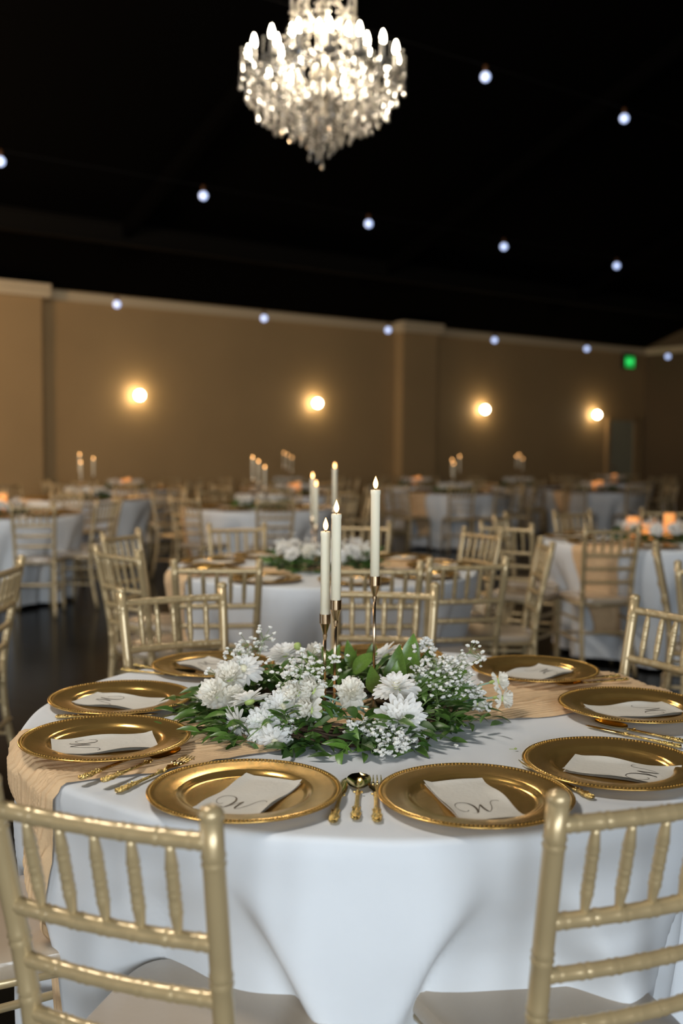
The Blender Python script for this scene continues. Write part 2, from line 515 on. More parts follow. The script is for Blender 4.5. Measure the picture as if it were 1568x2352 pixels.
# ------------------------------------------------------------------ chandelier
CH = Vector((-.134, 6.5, 3.72))
ch = thing('crystal_chandelier', 'large lit crystal chandelier with candle bulbs hanging from the black ceiling', 'chandelier', CH)
ld = bpy.data.lights.new('chandelier_light', 'POINT')
ld.energy, ld.shadow_soft_size, ld.color = 190, .32, (1.0, 0.84, 0.62)
lo = bpy.data.objects.new('chandelier_light', ld)
COL.objects.link(lo)
lo.location = CH + Vector((0, 0, .05))
mb = MB()
mb.lathe([(0, -.42), (.03, -.40), (.05, -.36), (.03, -.32), (.025, -.2), (.07, -.14), (.085, -.08), (.04, -.02), (.03, .1),
          (.06, .16), (.075, .22), (.03, .28), (.025, .4), (.05, .46), (.02, .52), (.012, .62), (0, .62)], 16)
obj('central_stem', mb.mesh('chandelier_stem', M_CHROME), ch)
mb = MB()
zt = ceil_z(RIDGE) - CH.z
for k in range(int((zt - .62) / .05)):
    z = .62 + k * .05
    a = 0 if k % 2 else PI / 2
    mb.tube([(cos(a) * .012 * cos(t), sin(a) * .012 * cos(t), z + .025 + .03 * sin(t)) for t in [2 * PI * j / 8 for j in range(9)]], .003, 4, False)
obj('chain', mb.mesh('chandelier_chain', M_CHROME), ch)
obj('canopy', MB().lathe([(0, zt - .12), (.05, zt - .10), (.09, zt - .02), (.09, zt), (0, zt)], 16).mesh('chandelier_canopy', M_CHROME), ch)
bulb_me = MB().lathe([(0, -.05), (.011, -.048), (.0165, -.034), (.0175, -.018), (.013, .006), (.006, .026), (0, .034)], 10).mesh('candle_bulb', M_BULB)
sleeve_me = MB().lathe([(0, -.155), (.014, -.155), (.014, -.05), (0, -.05)], 10).mesh('candle_sleeve', M_SLEEVE)
dish_me = MB().lathe([(0, -.175), (.02, -.172), (.045, -.155), (.05, -.145), (.045, -.148), (.014, -.158), (0, -.158)], 14).mesh('drip_dish', M_CRYSTAL)
drop_me = MB().lathe([(0, 0), (.006, -.006), (.009, -.018), (.013, -.034), (.009, -.046), (0, -.052)], 6).mesh('crystal_drop', M_CRYSTAL, False)
RINGS = [(16, .457, .04, 0.10), (10, .285, .10, 0.25)]
strands = MB()
drops = []
rnd = random.Random(3)
for n, r, bz, ph in RINGS:
    for k in range(n):
        a = 2 * PI * k / n + ph
        d = Vector((cos(a), sin(a), 0))
        zb = bz - .165
        path = [d * .05 + Vector((0, 0, -.12)), d * (r * .35) + Vector((0, 0, -.27)), d * (r * .75) + Vector((0, 0, -.25)),
                d * (r * .97) + Vector((0, 0, zb - .06)), d * r + Vector((0, 0, zb))]
        pts = []
        for i in range(4):
            p0, p1, p2, p3 = path[max(i - 1, 0)], path[i], path[i + 1], path[min(i + 2, 4)]
            for t in (0, .34, .67):
                pts.append(p1 + (p2 - p0) * .5 * t + (p0 * 2 - p1 * 5 + p2 * 4 - p3) * .5 * t * t + (-p0 + p1 * 3 - p2 * 3 + p3) * .5 * t ** 3)
        pts.append(path[-1])
        arm = obj('arm', MB().tube(pts, .009, 6).mesh('chandelier_arm', M_CRYSTAL), ch)
        loc = d * r + Vector((0, 0, bz))
        obj('drip_dish', dish_me, ch, loc)
        obj('candle_sleeve', sleeve_me, ch, loc)
        obj('candle_bulb', bulb_me, ch, loc)
        for q in range(4):
            b = a + 2 * PI * q / 4
            p = loc + Vector((cos(b) * .047, sin(b) * .047, -.15))
            for j in range(2):
                strands.ball(p - Vector((0, 0, .012 + .02 * j)), .008, 6, 4)
            drops.append(p - Vector((0, 0, .045)))
        # swag of beads to the next arm
        a2 = a + 2 * PI / n
        p0, p1 = loc + Vector((0, 0, -.15)), Vector((cos(a2) * r, sin(a2) * r, bz - .15))
        for j in range(1, 9):
            t = j / 9
            strands.ball(p0.lerp(p1, t) - Vector((0, 0, .28 * t * (1 - t))), .009, 6, 4)
        # swag up to the crown
        p1 = d * .13 + Vector((0, 0, .33))
        for j in range(1, 12):
            t = j / 12
            strands.ball(loc.lerp(p1, t) + Vector((0, 0, -.16 * (1 - t) - .22 * t * (1 - t))), .008, 6, 4)
# hanging bowl of crystals
PROF = [(.50, -.10, 34), (.455, -.22, 32), (.405, -.30, 28), (.35, -.345, 26), (.295, -.375, 22), (.24, -.40, 18), (.185, -.425, 15), (.13, -.475, 10), (.085, -.525, 6), (.04, -.57, 3), (.0, -.615, 1)]
for r, zend, n in PROF:
    for k in range(n):
        a = 2 * PI * (k + rnd.uniform(-.2, .2)) / n + r * 9
        ze = zend + rnd.uniform(-.025, .03)
        x, y = r * cos(a), r * sin(a)
        L = .11 + .10 * (1 - r / .5)
        for j in range(int(L / .024)):
            strands.ball((x, y, ze + .012 + j * .024), .0095, 6, 4)
        drops.append(Vector((x, y, ze)))
# crown scrolls
for k in range(8):
    a = 2 * PI * k / 8 + .2
    d = Vector((cos(a), sin(a), 0))
    pts = [d * .03 + Vector((0, 0, .22)), d * .12 + Vector((0, 0, .20)), d * .19 + Vector((0, 0, .28)), d * .20 + Vector((0, 0, .37)), d * .15 + Vector((0, 0, .42)), d * .11 + Vector((0, 0, .38))]
    obj('crown_scroll', MB().tube(pts, .011, 6).mesh('crown_scroll', M_CRYSTAL), ch)
    for q in range(3):
        p = pts[2].lerp(pts[3], q / 2)
        for j in range(3):
            strands.ball(p - Vector((0, 0, .02 + .02 * j)), .0085, 6, 4)
        drops.append(p - Vector((0, 0, .08)))
for p in drops[:300]:
    obj('crystal_drop', drop_me, ch, p, (0, 0, rnd.uniform(0, 3)))
extra = MB()
for p in drops[300:]:
    extra.ball(p - Vector((0, 0, .025)), .013, 6, 4)
extra.v and obj('small_crystals', extra.mesh('small_crystals', M_CRYSTAL, False), ch, kind='stuff')
obj('bead_strands', strands.mesh('bead_strands', M_CRYSTAL, False), ch, kind='stuff')

# ------------------------------------------------------------------ chairs
def ring_radii(L, r, rings, bump=1.10, w=.005):
    """stations and radii along a bamboo-style turned rod"""
    st = [(0, r)]
    for t in rings:
        u = w / L
        st += [(t - 2.2 * u, r * .985), (t - 1.1 * u, r * bump), (t - .25 * u, r * .96), (t + .25 * u, r * .96), (t + 1.1 * u, r * bump), (t + 2.2 * u, r * .985)]
    st.append((1, r))
    return [q for q in st if 0 <= q[0] <= 1]


def poly_at(path, t):
    ls = [(path[i + 1] - path[i]).length for i in range(len(path) - 1)]
    d = t * sum(ls)
    for i, l in enumerate(ls):
        if d <= l or i == len(ls) - 1:
            return path[i].lerp(path[i + 1], d / l)
        d -= l


def smooth_path(pts, n=6):
    pts = [Vector(p) for p in pts]
    out = []
    for i in range(len(pts) - 1):
        p0, p1, p2, p3 = pts[max(i - 1, 0)], pts[i], pts[i + 1], pts[min(i + 2, len(pts) - 1)]
        for k in range(n):
            t = k / n
            out.append(p1 + (p2 - p0) * .5 * t + (p0 * 2 - p1 * 5 + p2 * 4 - p3) * .5 * t * t + (-p0 + p1 * 3 - p2 * 3 + p3) * .5 * t ** 3)
    out.append(pts[-1])
    return out


def rod(path, r, rings, n=12, ends=None, mb=None):
    path = [Vector(p) for p in path]
    L = sum((path[i + 1] - path[i]).length for i in range(len(path) - 1))
    st = ring_radii(L, r, rings)
    m = 14
    st = sorted(st + [(k / m, None) for k in range(1, m)])
    pp, rr = [], []
    last = r
    for t, q in st:
        q = r if q is None else q
        if ends:
            q *= ends + (1 - ends) * min(1, min(t, 1 - t) / .22)
        if pp and (poly_at(path, t) - pp[-1]).length < 2e-4:
            continue
        pp.append(poly_at(path, t))
        rr.append(q)
    mb = mb or MB()
    return mb.tube(pp, rr, n)


POST = [(.165, 0, .905), (.162, .016, .82), (.158, .035, .73), (.154, .052, .645), (.152, .066, .56), (.151, .076, .45), (.153, .070, .30), (.158, .035, .12), (.163, 0, 0)]


def post_at(z):
    for a, b in zip(POST, POST[1:]):
        if b[2] <= z <= a[2]:
            t = (z - b[2]) / (a[2] - b[2])
            return tuple(b[i] + (a[i] - b[i]) * t for i in range(3))
    return POST[0]


def post_mb(sx, n=14):
    pts = smooth_path([(sx * x, y, z) for x, y, z in POST], 4)
    mb = rod(pts, .0150, [.062, .25, .345, .435, .53, .68, .80, .92], n)
    top = Vector((sx * POST[0][0], 0, .905))
    mb.lathe([(.0148, -.002), (.0158, .002), (.0158, .007), (.013, .012), (.006, .0155), (0, .016)], n, top)
    return mb


def seat_mb():
    mb = MB()
    out = []
    N = 44
    for k in range(N):
        a = 2 * PI * k / N
        e = 5.0
        cx, sy = abs(cos(a)) ** (2 / e) * (1 if cos(a) > 0 else -1), abs(sin(a)) ** (2 / e) * (1 if sin(a) > 0 else -1)
        hw = .182 + .020 * sy
        out.append((hw * cx, .262 + .195 * sy))
    lv = [(.0, .433), (.985, .433), (1.0, .438), (1.0, .456), (.985, .463), (.95, .466), (.7, .468), (.0, .469)]
    vs = [(x * k, .262 + (y - .262) * k, z) for k, z in lv for x, y in out]
    fs = []
    for i in range(len(lv) - 1):
        for k in range(N):
            k2 = (k + 1) % N
            fs.append((i * N + k, i * N + k2, (i + 1) * N + k2, (i + 1) * N + k))
    return mb.add(vs, fs)


RAILS = [(.872, .0115), (.73, .0115), (.648, .0108), (.565, .0108)]


def rail_path(z, bow=.012):
    x, y, _ = post_at(z)
    return [(x * t, y - bow * (1 - t * t), z) for t in [-1, -.75, -.5, -.25, 0, .25, .5, .75, 1]]


def spindle_ends(k):
    t = (k - 2) / 3.05
    xt, yt, _ = post_at(.872)
    xb, yb, _ = post_at(.73)
    return (xt * t * 1.0, yt - .012 * (1 - t * t), .865), (xb * t, yb - .012 * (1 - t * t), .737)


STRETCH = [((-.170, .43, .20), (.170, .43, .20)), ((-.158, .05, .26), (.158, .05, .26)),
           ((-.157, .05, .20), (-.172, .43, .20)), ((.157, .05, .20), (.172, .43, .20)),
           ((-.155, .06, .33), (-.174, .43, .33)), ((.155, .06, .33), (.174, .43, .33))]
LEGS = [[(sx * .178, .425, .432), (sx * .178, .428, .25), (sx * .182, .44, .0)] for sx in (-1, 1)]


def chair_meshes(hi=True):
    n = 14 if hi else 8
    P = []
    P.append(('seat', seat_mb().mesh('seat', M_SEAT, 'auto')))
    for sx in (-1, 1):
        P.append(('back_post', post_mb(sx, n).mesh('back_post', M_CHAIR)))
        P.append(('front_leg', rod(LEGS[(sx + 1) // 2], .0145, [.25, .55, .85], n).mesh('front_leg', M_CHAIR)))
    for i, (z, r) in enumerate(RAILS):
        P.append(('top_rail' if i == 0 else 'back_rail', rod(rail_path(z), r, [.07, .21, .355, .5, .645, .79, .93], n).mesh('rail', M_CHAIR)))
    for k in range(5):
        a, b = spindle_ends(k)
        P.append(('spindle', rod([a, b], .0088, [.30, .52, .72], max(8, n - 4), .62).mesh('spindle', M_CHAIR)))
    for a, b in STRETCH:
        P.append(('stretcher', rod([a, b], .009, [.25, .5, .75], max(8, n - 4)).mesh('stretcher', M_CHAIR)))
    fr = MB()
    for pa, pb in (((-.165, .09, .425), (.165, .09, .425)), ((-.178, .425, .425), (.178, .425, .425)), ((-.160, .09, .425), (-.180, .425, .425)), ((.160, .09, .425), (.180, .425, .425))):
        fr.tube([pa, pb], .0105, 8)
    P.append(('seat_frame', fr.mesh('seat_frame', M_CHAIR)))
    return P


CHAIR = chair_meshes()


def far_chair_mesh():
    mb = MB()
    for sx in (-1, 1):
        mb.tube([(sx * x, y, z) for x, y, z in POST], .0155, 6)
        mb.tube(LEGS[(sx + 1) // 2], .0145, 6)
    for z, r in RAILS:
        mb.tube(rail_path(z)[::4], r, 6)
    for k in range(5):
        a, b = spindle_ends(k)
        mb.tube([a, b], .008, 5)
    for a, b in STRETCH[:4]:
        mb.tube([a, b], .009, 5)
    s = seat_mb()
    mb.add(s.v, s.f)
    me = mb.mesh('far_chair', M_CHAIR)
    me.materials.append(M_SEAT)
    return me


FARCHAIR = far_chair_mesh()


def chair(x, y, fx, fy, label, group, far=False):
    rz = math.atan2(-fx, fy)
    if far:
        return obj('chiavari_chair', FARCHAIR, None, (x, y, 0), (0, 0, rz), label=label, cat='chair', group=group)
    t = thing('chiavari_chair', label, 'chair', (x, y, 0), rz, group)
    for nm, me in CHAIR:
        obj(nm, me, t)
    return t


# ------------------------------------------------------------------ tables
TZ, TR = .76, .762


def make_drape(seed, dents=(), dent_amt=.12, inward=.11):
    rr = random.Random(seed)
    ph = [rr.uniform(0, 6.28) for _ in range(6)]
    ds = sorted(d % (2 * PI) for d in dents)
    mids = [(a + ((b - a) % (2 * PI)) / 2 - .06) for a, b in zip(ds, ds[1:] + ds[:1])]
    amp = .6 if dents else 1.0

    def r_at(th, z):
        e = TZ - z
        k = smooth01((e - .05) / .40)
        r = TR + .006 - inward * smooth01((e - .02) / .5) * (1.0)
        k2 = smooth01((e - .02) / .40)
        lobe = abs(sin(5.5 * th + ph[0] + .7 * sin(2 * th + ph[1]) + .5 * e))
        r += .105 * amp * k2 * (lobe ** .8 - .62)
        r += .020 * (amp * .6 + .2) * k2 * sin(17 * th + ph[2] + sin(3 * th + ph[3]) + 2.0 * e)
        r += .012 * k * sin(4 * th + ph[4] + 7 * e)
        # cloth pushed in by the chair seats, standing out in a tapering fold between each pair of chairs
        if dents:
            hw = .25 - .16 * min(1, max(0, (e - .06) / .26))
            out = 0
            for mth in mids:
                dd = abs((th - mth + PI) % (2 * PI) - PI)
                out = max(out, 1 - smooth01((dd - hw + .03) / .085))
            r -= dent_amt * (1 - out) * smooth01((e - .045) / .20)
            r += .012 * out * smooth01((e - .06) / .15)
        return r
    return r_at


def cloth_mb(r_at, nth=300, rows=34, seed=0):
    rr = random.Random(seed)
    p = [rr.uniform(0, 6.28) for _ in range(8)]
    levels = [('t', q) for q in (.02, .2, .4, .55, .66, .72, .745)]
    levels += [('c', a) for a in (18, 36, 54, 72, 90)]
    levels += [('d', TZ - .014 - (TZ - .045) * (k / rows) ** 1.1) for k in range(1, rows + 1)]

    def fn(i, j):
        kind, q = levels[i]
        th = 2 * PI * j / nth
        if kind == 't':
            return (q * sin(th), -q * cos(th), TZ)
        if kind == 'c':
            a = rad(q)
            rimr = TR - .012 + .014 * sin(a) + .0015 * sin(23 * th + p[0]) * sin(a)
            return (rimr * sin(th), -rimr * cos(th), TZ - .014 * (1 - cos(a)))
        z = q
        r = r_at(th, z)
        if z < .05:
            z += .008 * sin(7 * th + p[1])
        return (r * sin(th), -r * cos(th), z)
    return MB().grid(fn, len(levels), nth, True)


def table_frame_parts():
    top = MB().lathe([(0, TZ - .032), (TR - .02, TZ - .032), (TR - .012, TZ - .028), (TR - .012, TZ - .008), (TR - .02, TZ - .004), (0, TZ - .004)], 48).mesh('tabletop', M_TABLE, 'auto')
    legs = []
    for sx in (-1, 1):
        for sy in (-1, 1):
            legs.append(MB().tube([(sx * .22, sy * .30, TZ - .03), (sx * .28, sy * .36, 0)], .014, 8).mesh('leg', M_BEAM))
    return top, legs


TTOP, TLEGS = table_frame_parts()


def runner_mb(r_at, ca, cb, half, drop_a, drop_b, seed, nt=70, ns=190, half_b=None):
    """pleated gauze runner along the line ca->cb (points on the rim), hanging over both edges"""
    rr = random.Random(seed)
    ph = [rr.uniform(0, 6.28) for _ in range(10)]
    ca, cb = Vector((*ca, 0)), Vector((*cb, 0))
    L = (cb - ca).length
    d = (cb - ca) / L
    nrm = Vector((-d.y, d.x, 0))
    half_b = half_b or half

    def fn(i, j):
        s = -drop_a + (L + drop_a + drop_b) * i / (ns - 1)
        u = -1 + 2 * j / (nt - 1)
        f = max(0, min(1, s / L))
        h = half + (half_b - half) * f - .05 * sin(PI * f) ** 2
        wob = .012 * sin(9 * s + ph[0]) + .008 * sin(21 * s + ph[1])
        t = u * h * (1 + .06 * sin(5 * s + ph[2])) + wob
        x = t * 1.0
        # pleats
        w = t + .006 * sin(13 * s + ph[3]) + .004 * sin(31 * s + ph[4] + 20 * t)
        rg = abs(sin(PI * w / (.021 + .004 * sin(40 * t + ph[8])) + .95 * sin(6 * s + ph[5] + 23 * t) + .4 * sin(17 * s + 60 * t)))
        rg2 = .5 + .5 * sin(2 * PI * w / .0093 + ph[6] + 2.2 * sin(8 * s + ph[7]))
        hgt = .0010 + .0105 * rg ** .8 * (.7 + .3 * sin(4 * s + 30 * t)) + .0014 * rg2
        hgt *= (1 - .6 * abs(u) ** 6)
        p = ca + d * s + nrm * t
        r = math.hypot(p.x, p.y)
        th = math.atan2(p.x, -p.y)
        if r <= TR - .012:
            return (p.x, p.y, TZ + .0012 + hgt)
        # direction along the strip, clamped at the rim, then down the drape
        e = r - (TR - .012)
        arc = .014 * PI / 2
        if e < arc:
            a = e / .014
            rr_ = TR - .012 + (.014 + .002 + hgt) * sin(a)
            return (rr_ * sin(th), -rr_ * cos(th), TZ - .014 + (.014 + .002 + hgt) * cos(a))
        z = TZ - .014 - (e - arc)
        ra = r_at(th, max(.03, z)) + .006 + hgt * 1.3
        return (ra * sin(th), -ra * cos(th), z)
    return MB().grid(fn, ns, nt)


# ---- charger plate
def plate_mb(n=72, hi=True):
    pr = [(0, .0045), (.098, .0045), (.104, .0052), (.109, .0085), (.113, .0118), (.117, .0130), (.135, .0150), (.150, .0166), (.1555, .0172), (.157, .0160), (.161, .0160),
          (.1622, .0178), (.1645, .0178), (.1655, .0165), (.1645, .0148), (.140, .0105), (.116, .0080), (.107, .0015), (.102, 0), (0, 0)]
    return MB().lathe(pr, n)


def beads_mb():
    mb = MB()
    for k in range(150):
        a = 2 * PI * k / 150
        mb.ball((.159 * cos(a), .159 * sin(a), .0166), .0026, 6, 4)
    return mb


PLATE = plate_mb(96).mesh('charger_plate', M_GOLD)
BEADS = beads_mb().mesh('bead_rim', M_BEADGOLD)
PLATE_FAR = plate_mb(28).mesh('far_charger_plate', M_GOLD)


def plate(x, y, label, group, hi=True, rz=0.0, up=0.0):
    if not hi:
        return obj('charger_plate', PLATE_FAR, None, (x, y, TZ + .0006), label=label, cat='plate', group=group)
    o = obj('charger_plate', PLATE, None, (x, y, TZ + .0006 + up), (0, 0, rz), label=label, cat='plate', group=group)
    obj('bead_rim', BEADS, o)
    return o


# ---- napkins with monogram
NL, NW = .196, .108


def nap_h(u, v, ph):
    """height above plate well; u across (-.5..+.5), v along (0 far .. 1 sitter end)"""
    e = abs(u) * 2
    edge = smooth01((e - .72) / .28)
    return .0016 + .0052 * edge * (.5 + .5 * sin(8.5 * v + ph + (2.1 if u > 0 else 0))) + .0012 * sin(7 * v + ph) * sin(5 * u + 1) + .0022 * smooth01((abs(v - .5) - .42) / .08)


def napkin_mb(ph):
    mb = MB()
    nu, nv = 15, 33
    for layer in range(2):
        dz = -.0012 + .0021 * layer
        sc = .985 if layer == 0 else 1.0

        def fn(i, j):
            v = i / (nv - 1)
            u = -.5 + j / (nu - 1)
            k = 0.42 if layer == 0 else 1.0
            wob = 1 + .010 * sin(11 * v + ph)
            return (u * NW * sc * wob, (.5 - v) * NL * sc, .0058 + nap_h(u, v, ph) * k + dz)
        mb.grid(fn, nv, nu)
    return mb


STROKES = [[(.62, .30), (.52, .22), (.36, .26), (.22, .42), (.18, .66), (.30, .90), (.56, 1.0), (.84, .92), (1.0, .68), (1.02, .38), (.94, .08), (.82, .0), (.70, .06)],
           [(.93, .05), (1.10, .30), (1.32, .64), (1.38, .72)],
           [(1.38, .72), (1.35, .40), (1.38, .10), (1.46, .0)],
           [(1.46, .0), (1.66, .22), (1.82, .52), (1.92, .80), (2.08, .98), (2.30, 1.0), (2.40, .90)]]


def monogram_mb(ph, unit=.0365):
    mb = MB()
    for si, st in enumerate(STROKES):
        pts = smooth_path([(x, y, 0) for x, y in st], 7)
        vs, fs = [], []
        for i, p in enumerate(pts):
            t = (pts[min(i + 1, len(pts) - 1)] - pts[max(i - 1, 0)]).normalized()
            w = .016 + .036 * max(0, -t.y) ** 1.5 * (1 if si in (0, 2) else .3) * (1 if t.x > -.8 else .4)
            k = i / (len(pts) - 1)
            w *= .45 + .55 * min(1, min(k, 1 - k) / .15)
            nx, ny = -t.y, t.x
            for sg in (-1, 1):
                X = (p.x + sg * nx * w - 1.3) * unit
                Y = (p.y * 1.45 + sg * ny * w) * unit - NL / 2 + .034
                u, v = X / NW, .5 - Y / NL
                vs.append((X, Y, .0058 + nap_h(u, v, ph) + .0009 + .00045))
        for i in range(len(pts) - 1):
            fs.append((2 * i, 2 * i + 1, 2 * i + 3, 2 * i + 2))
        mb.add(vs, fs)
    return mb


NAPV = [0.3, 1.7, 3.1]
NAP = [napkin_mb(p).mesh('paper_napkin', M_NAPKIN) for p in NAPV]
MONO = [monogram_mb(p).mesh('monogram', M_FOIL) for p in NAPV]


def napkin(x, y, dx, dy, v, label, group, mono=True, up=0.0):
    rz = math.atan2(dx, -dy)          # local -y points to the sitter
    o = obj('paper_napkin', NAP[v], None, (x, y, TZ + .0006 + up), (0, 0, rz), label=label, cat='napkin', group=group)
    if mono:
        obj('monogram', MONO[v], o, label='script letter W in dark gold foil')
    return o


# ---- flatware (local +y = tip, -y = handle end, length about .215)
def handle_mb():
    mb = MB()
    st = [(-.108, .002, .002), (-.106, .0065, .003), (-.100, .0085, .0035), (-.092, .0078, .0034), (-.086, .0098, .004), (-.078, .0075, .0034), (-.070, .0060, .003), (-.060, .0068, .0032),
          (-.052, .0050, .0028), (-.040, .0042, .0026), (-.020, .0037, .0024), (.005, .0036, .0023), (.016, .0050, .0026), (.022, .0048, .0024), (.030, .0034, .002)]
    n = 10
    vs = [(w * cos(2 * PI * k / n), y, .0040 + h * sin(2 * PI * k / n)) for y, w, h in st for k in range(n)]
    fs = [(i * n + k, i * n + (k + 1) % n, (i + 1) * n + (k + 1) % n, (i + 1) * n + k) for i in range(len(st) - 1) for k in range(n)]
    fs += [tuple(range(n)), tuple((len(st) - 1) * n + n - 1 - k for k in range(n))]
    mb.add(vs, fs)
    rr = random.Random(5)
    for y in (-.103, -.097, -.091, -.085, -.079, -.071, -.060, .018):      # cast scrolls and beads
        for sx in (-1, 0, 1):
            mb.ball((sx * rr.uniform(.0045, .007), y + rr.uniform(-.001, .001), .0068 if sx == 0 else .0055), rr.uniform(.0016, .0026), 6, 4)
    return mb


def spoon_head():
    mb = MB()

    def shell(dz):
        def fn(i, j):
            t = i / 12
            y = .030 + .078 * t
            w = .0205 * math.sqrt(max(0, 1 - ((t - .56) / .56) ** 2 if t < .56 else 1 - ((t - .56) / .44) ** 2)) + .0012
            u = -1 + 2 * j / 10
            return (w * u, y, .0090 - .0075 * (1 - u * u) * (w / .0217) + dz + .002 * t)
        return fn
    mb.grid(shell(0), 13, 11)
    mb.grid(shell(-.0012), 13, 11)
    return mb


def fork_head():
    mb = MB()
    st = [(.030, .0034), (.040, .006), (.052, .0112), (.062, .0120)]
    for dz in (.0035, .0055):
        mb.grid(lambda i, j: (st[i][1] * (-1 + j), st[i][0], dz + .002 * (i / 3) - .001 * (j == 1)), 4, 3)
    for k in range(4):
        x = -.0105 + .007 * k
        mb.tube([(x, .060, .0065), (x, .078, .0062), (x, .095, .0072), (x * .96, .108, .0095)], [.0021, .0019, .0016, .0008], 6)
    mb.box((0, .0617, .0062), (.0235, .003, .002))
    return mb


def knife_blade():
    mb = MB()
    st = [(.026, .004, .0018), (.034, .0075, .0013), (.060, .0085, .0011), (.090, .0080, .0010), (.103, .006, .0009), (.112, .001, .0006)]
    n = 6
    vs = []
    for y, w, h in st:
        for k in range(n):
            a = 2 * PI * k / n
            vs.append((w * cos(a) + .001, y, .0042 + h * sin(a)))
    fs = [(i * n + k, i * n + (k + 1) % n, (i + 1) * n + (k + 1) % n, (i + 1) * n + k) for i in range(len(st) - 1) for k in range(n)]
    fs.append(tuple((len(st) - 1) * n + k for k in range(n)))
    return mb.add(vs, fs)


HANDLE = handle_mb().mesh('handle', M_ORNATE)
HEADS = {'spoon': ('bowl', spoon_head().mesh('bowl', M_FLATWARE)), 'fork': ('tines', fork_head().mesh('tines', M_FLATWARE)), 'knife': ('blade', knife_blade().mesh('blade', M_FLATWARE))}


def flatware(kind, mid, d, label, group, up=0.0):
    """d points from handle end to tip"""
    o = thing('gold_' + kind, label, kind, (mid[0], mid[1], TZ + .0012 + up), math.atan2(-d[0], d[1]), group)
    obj('handle', HANDLE, o)
    nm, me = HEADS[kind]
    obj(nm, me, o)
    return o


# ---- taper candle on a slim metal stick
FLAME = MB().lathe([(0, 0), (.0022, .0008), (.0048, .005), (.0058, .0095), (.0050, .015), (.0032, .0205), (.0012, .0255), (0, .0285)], 14).mesh('flame', M_FLAME)


def taper(x, y, z_top, z_cup, label_tag, lab2, group, hi=True, lean=(0, 0)):
    """candlestick from table to z_cup, candle from z_cup to z_top"""
    n = 24 if hi else 10
    zc = z_cup - TZ
    st = thing('candlestick', lab2, 'candlestick', (x, y, TZ + .001), 0, group and group[0])
    obj('base', MB().lathe([(0, 0), (.043, 0), (.044, .003), (.040, .006), (.010, .009), (.005, .016), (0, .016)], n).mesh('stick_base', M_STICK), st)
    obj('stem', MB().tube([(0, 0, .012), (lean[0] * .4, lean[1] * .4, zc * .5), (lean[0], lean[1], zc - .054)], .0034, 10).mesh('stick_stem', M_STICK), st)
    obj('cup', MB().lathe([(0, zc - .058), (.0040, zc - .058), (.0042, zc - .0525), (.0052, zc - .052), (.0052, zc - .0465), (.0042, zc - .046), (.0118, zc - .0215), (.0126, zc - .021), (.0126, zc), (.0116, zc), (.0113, zc - .0195), (0, zc - .0195)], n, (lean[0], lean[1], 0)).mesh('stick_cup', M_STICK, 12), st)
    L = z_top - z_cup
    cn = thing('taper_candle', label_tag, 'candle', (x + lean[0], y + lean[1], z_cup - .0185), 0, group and group[1])
    L += .0185
    obj('wax', MB().lathe([(0, 0), (.0108, 0), (.0108, L - .012), (.0116, L - .009), (.0117, L - .002), (.0108, L), (.0085, L - .001), (.006, L - .0035), (0, L - .004)], n).mesh('taper_wax', M_WAX), cn)
    obj('wick', MB().tube([(0, 0, L - .004), (0, 0, L + .006)], .0012, 6).mesh('wick', M_WICK), cn)
    obj('flame', FLAME, cn, (0, 0, L + .0025))
    return st


# ------------------------------------------------------------------ plant pieces
def leaf_mb(w=.36, curl=.25, fold=.25, n=5, tip=1.0):
    mb = MB()
    vs, fs = [], []
    for i in range(n + 1):
        t = i / n
        ww = w / 2 * (sin(PI * min(1, t ** .8 * 1.0)) ** .85) if 0 < t < 1 else 0.004
        z = -curl * t * t + .05 * sin(PI * t)
        vs += [(-ww, t, z + fold * ww), (0, t, z), (ww, t, z + fold * ww)]
    for i in range(n):
        for k in (0, 1):
            a = i * 3 + k
            fs.append((a, a + 1, a + 4, a + 3))
    return mb.add(vs, fs)


LEAVES = [leaf_mb(.34, .15, .3).mesh('leaf', M_LEAF), leaf_mb(.40, .32, .25).mesh('leaf', M_LEAF), leaf_mb(.30, .02, .45).mesh('leaf', M_LEAF)]
BROAD = [leaf_mb(.44, .22, .38, 8).mesh('broad_leaf', M_BROAD), leaf_mb(.48, .05, .42, 8).mesh('broad_leaf', M_BROAD)]


def petal_mesh(L, w, cup, curl, n=5, tipw=.65, name='petal', m=None):
    mb = MB()
    prof = [.30, .58, .84, 1.0, .92, .40]
    vs, fs = [], []
    for i in range(n + 1):
        t = i / n
        ww = w / 2 * prof[min(5, int(round(t * 5)))]
        z = curl * t * t * L
        vs += [(-ww, t * L, z + cup * ww), (0, t * L, z - .15 * cup * ww), (ww, t * L, z + cup * ww)]
    for i in range(n):
        for k in (0, 1):
            a = i * 3 + k
            fs.append((a, a + 1, a + 4, a + 3))
    mb.add(vs, fs)
    return mb


def add_x(mb, other, Mx):
    mb.add([Mx @ Vector(v) for v in other.v], other.f)


def petal_mat(az, tilt, r0, z0, sc=1.0, roll=0.0):
    """petal pointing outward at azimuth az, tilted up by tilt"""
    return Matrix.Rotation(az, 4, 'Z') @ Matrix.Translation((0, r0, z0)) @ Matrix.Rotation(tilt, 4, 'X') @ Matrix.Rotation(roll, 4, 'Y') @ Matrix.Scale(sc, 4)


PETAL_O = petal_mesh(.043, .0140, .34, -.12)
PETAL_OM = PETAL_O.mesh('petal', M_PETAL)


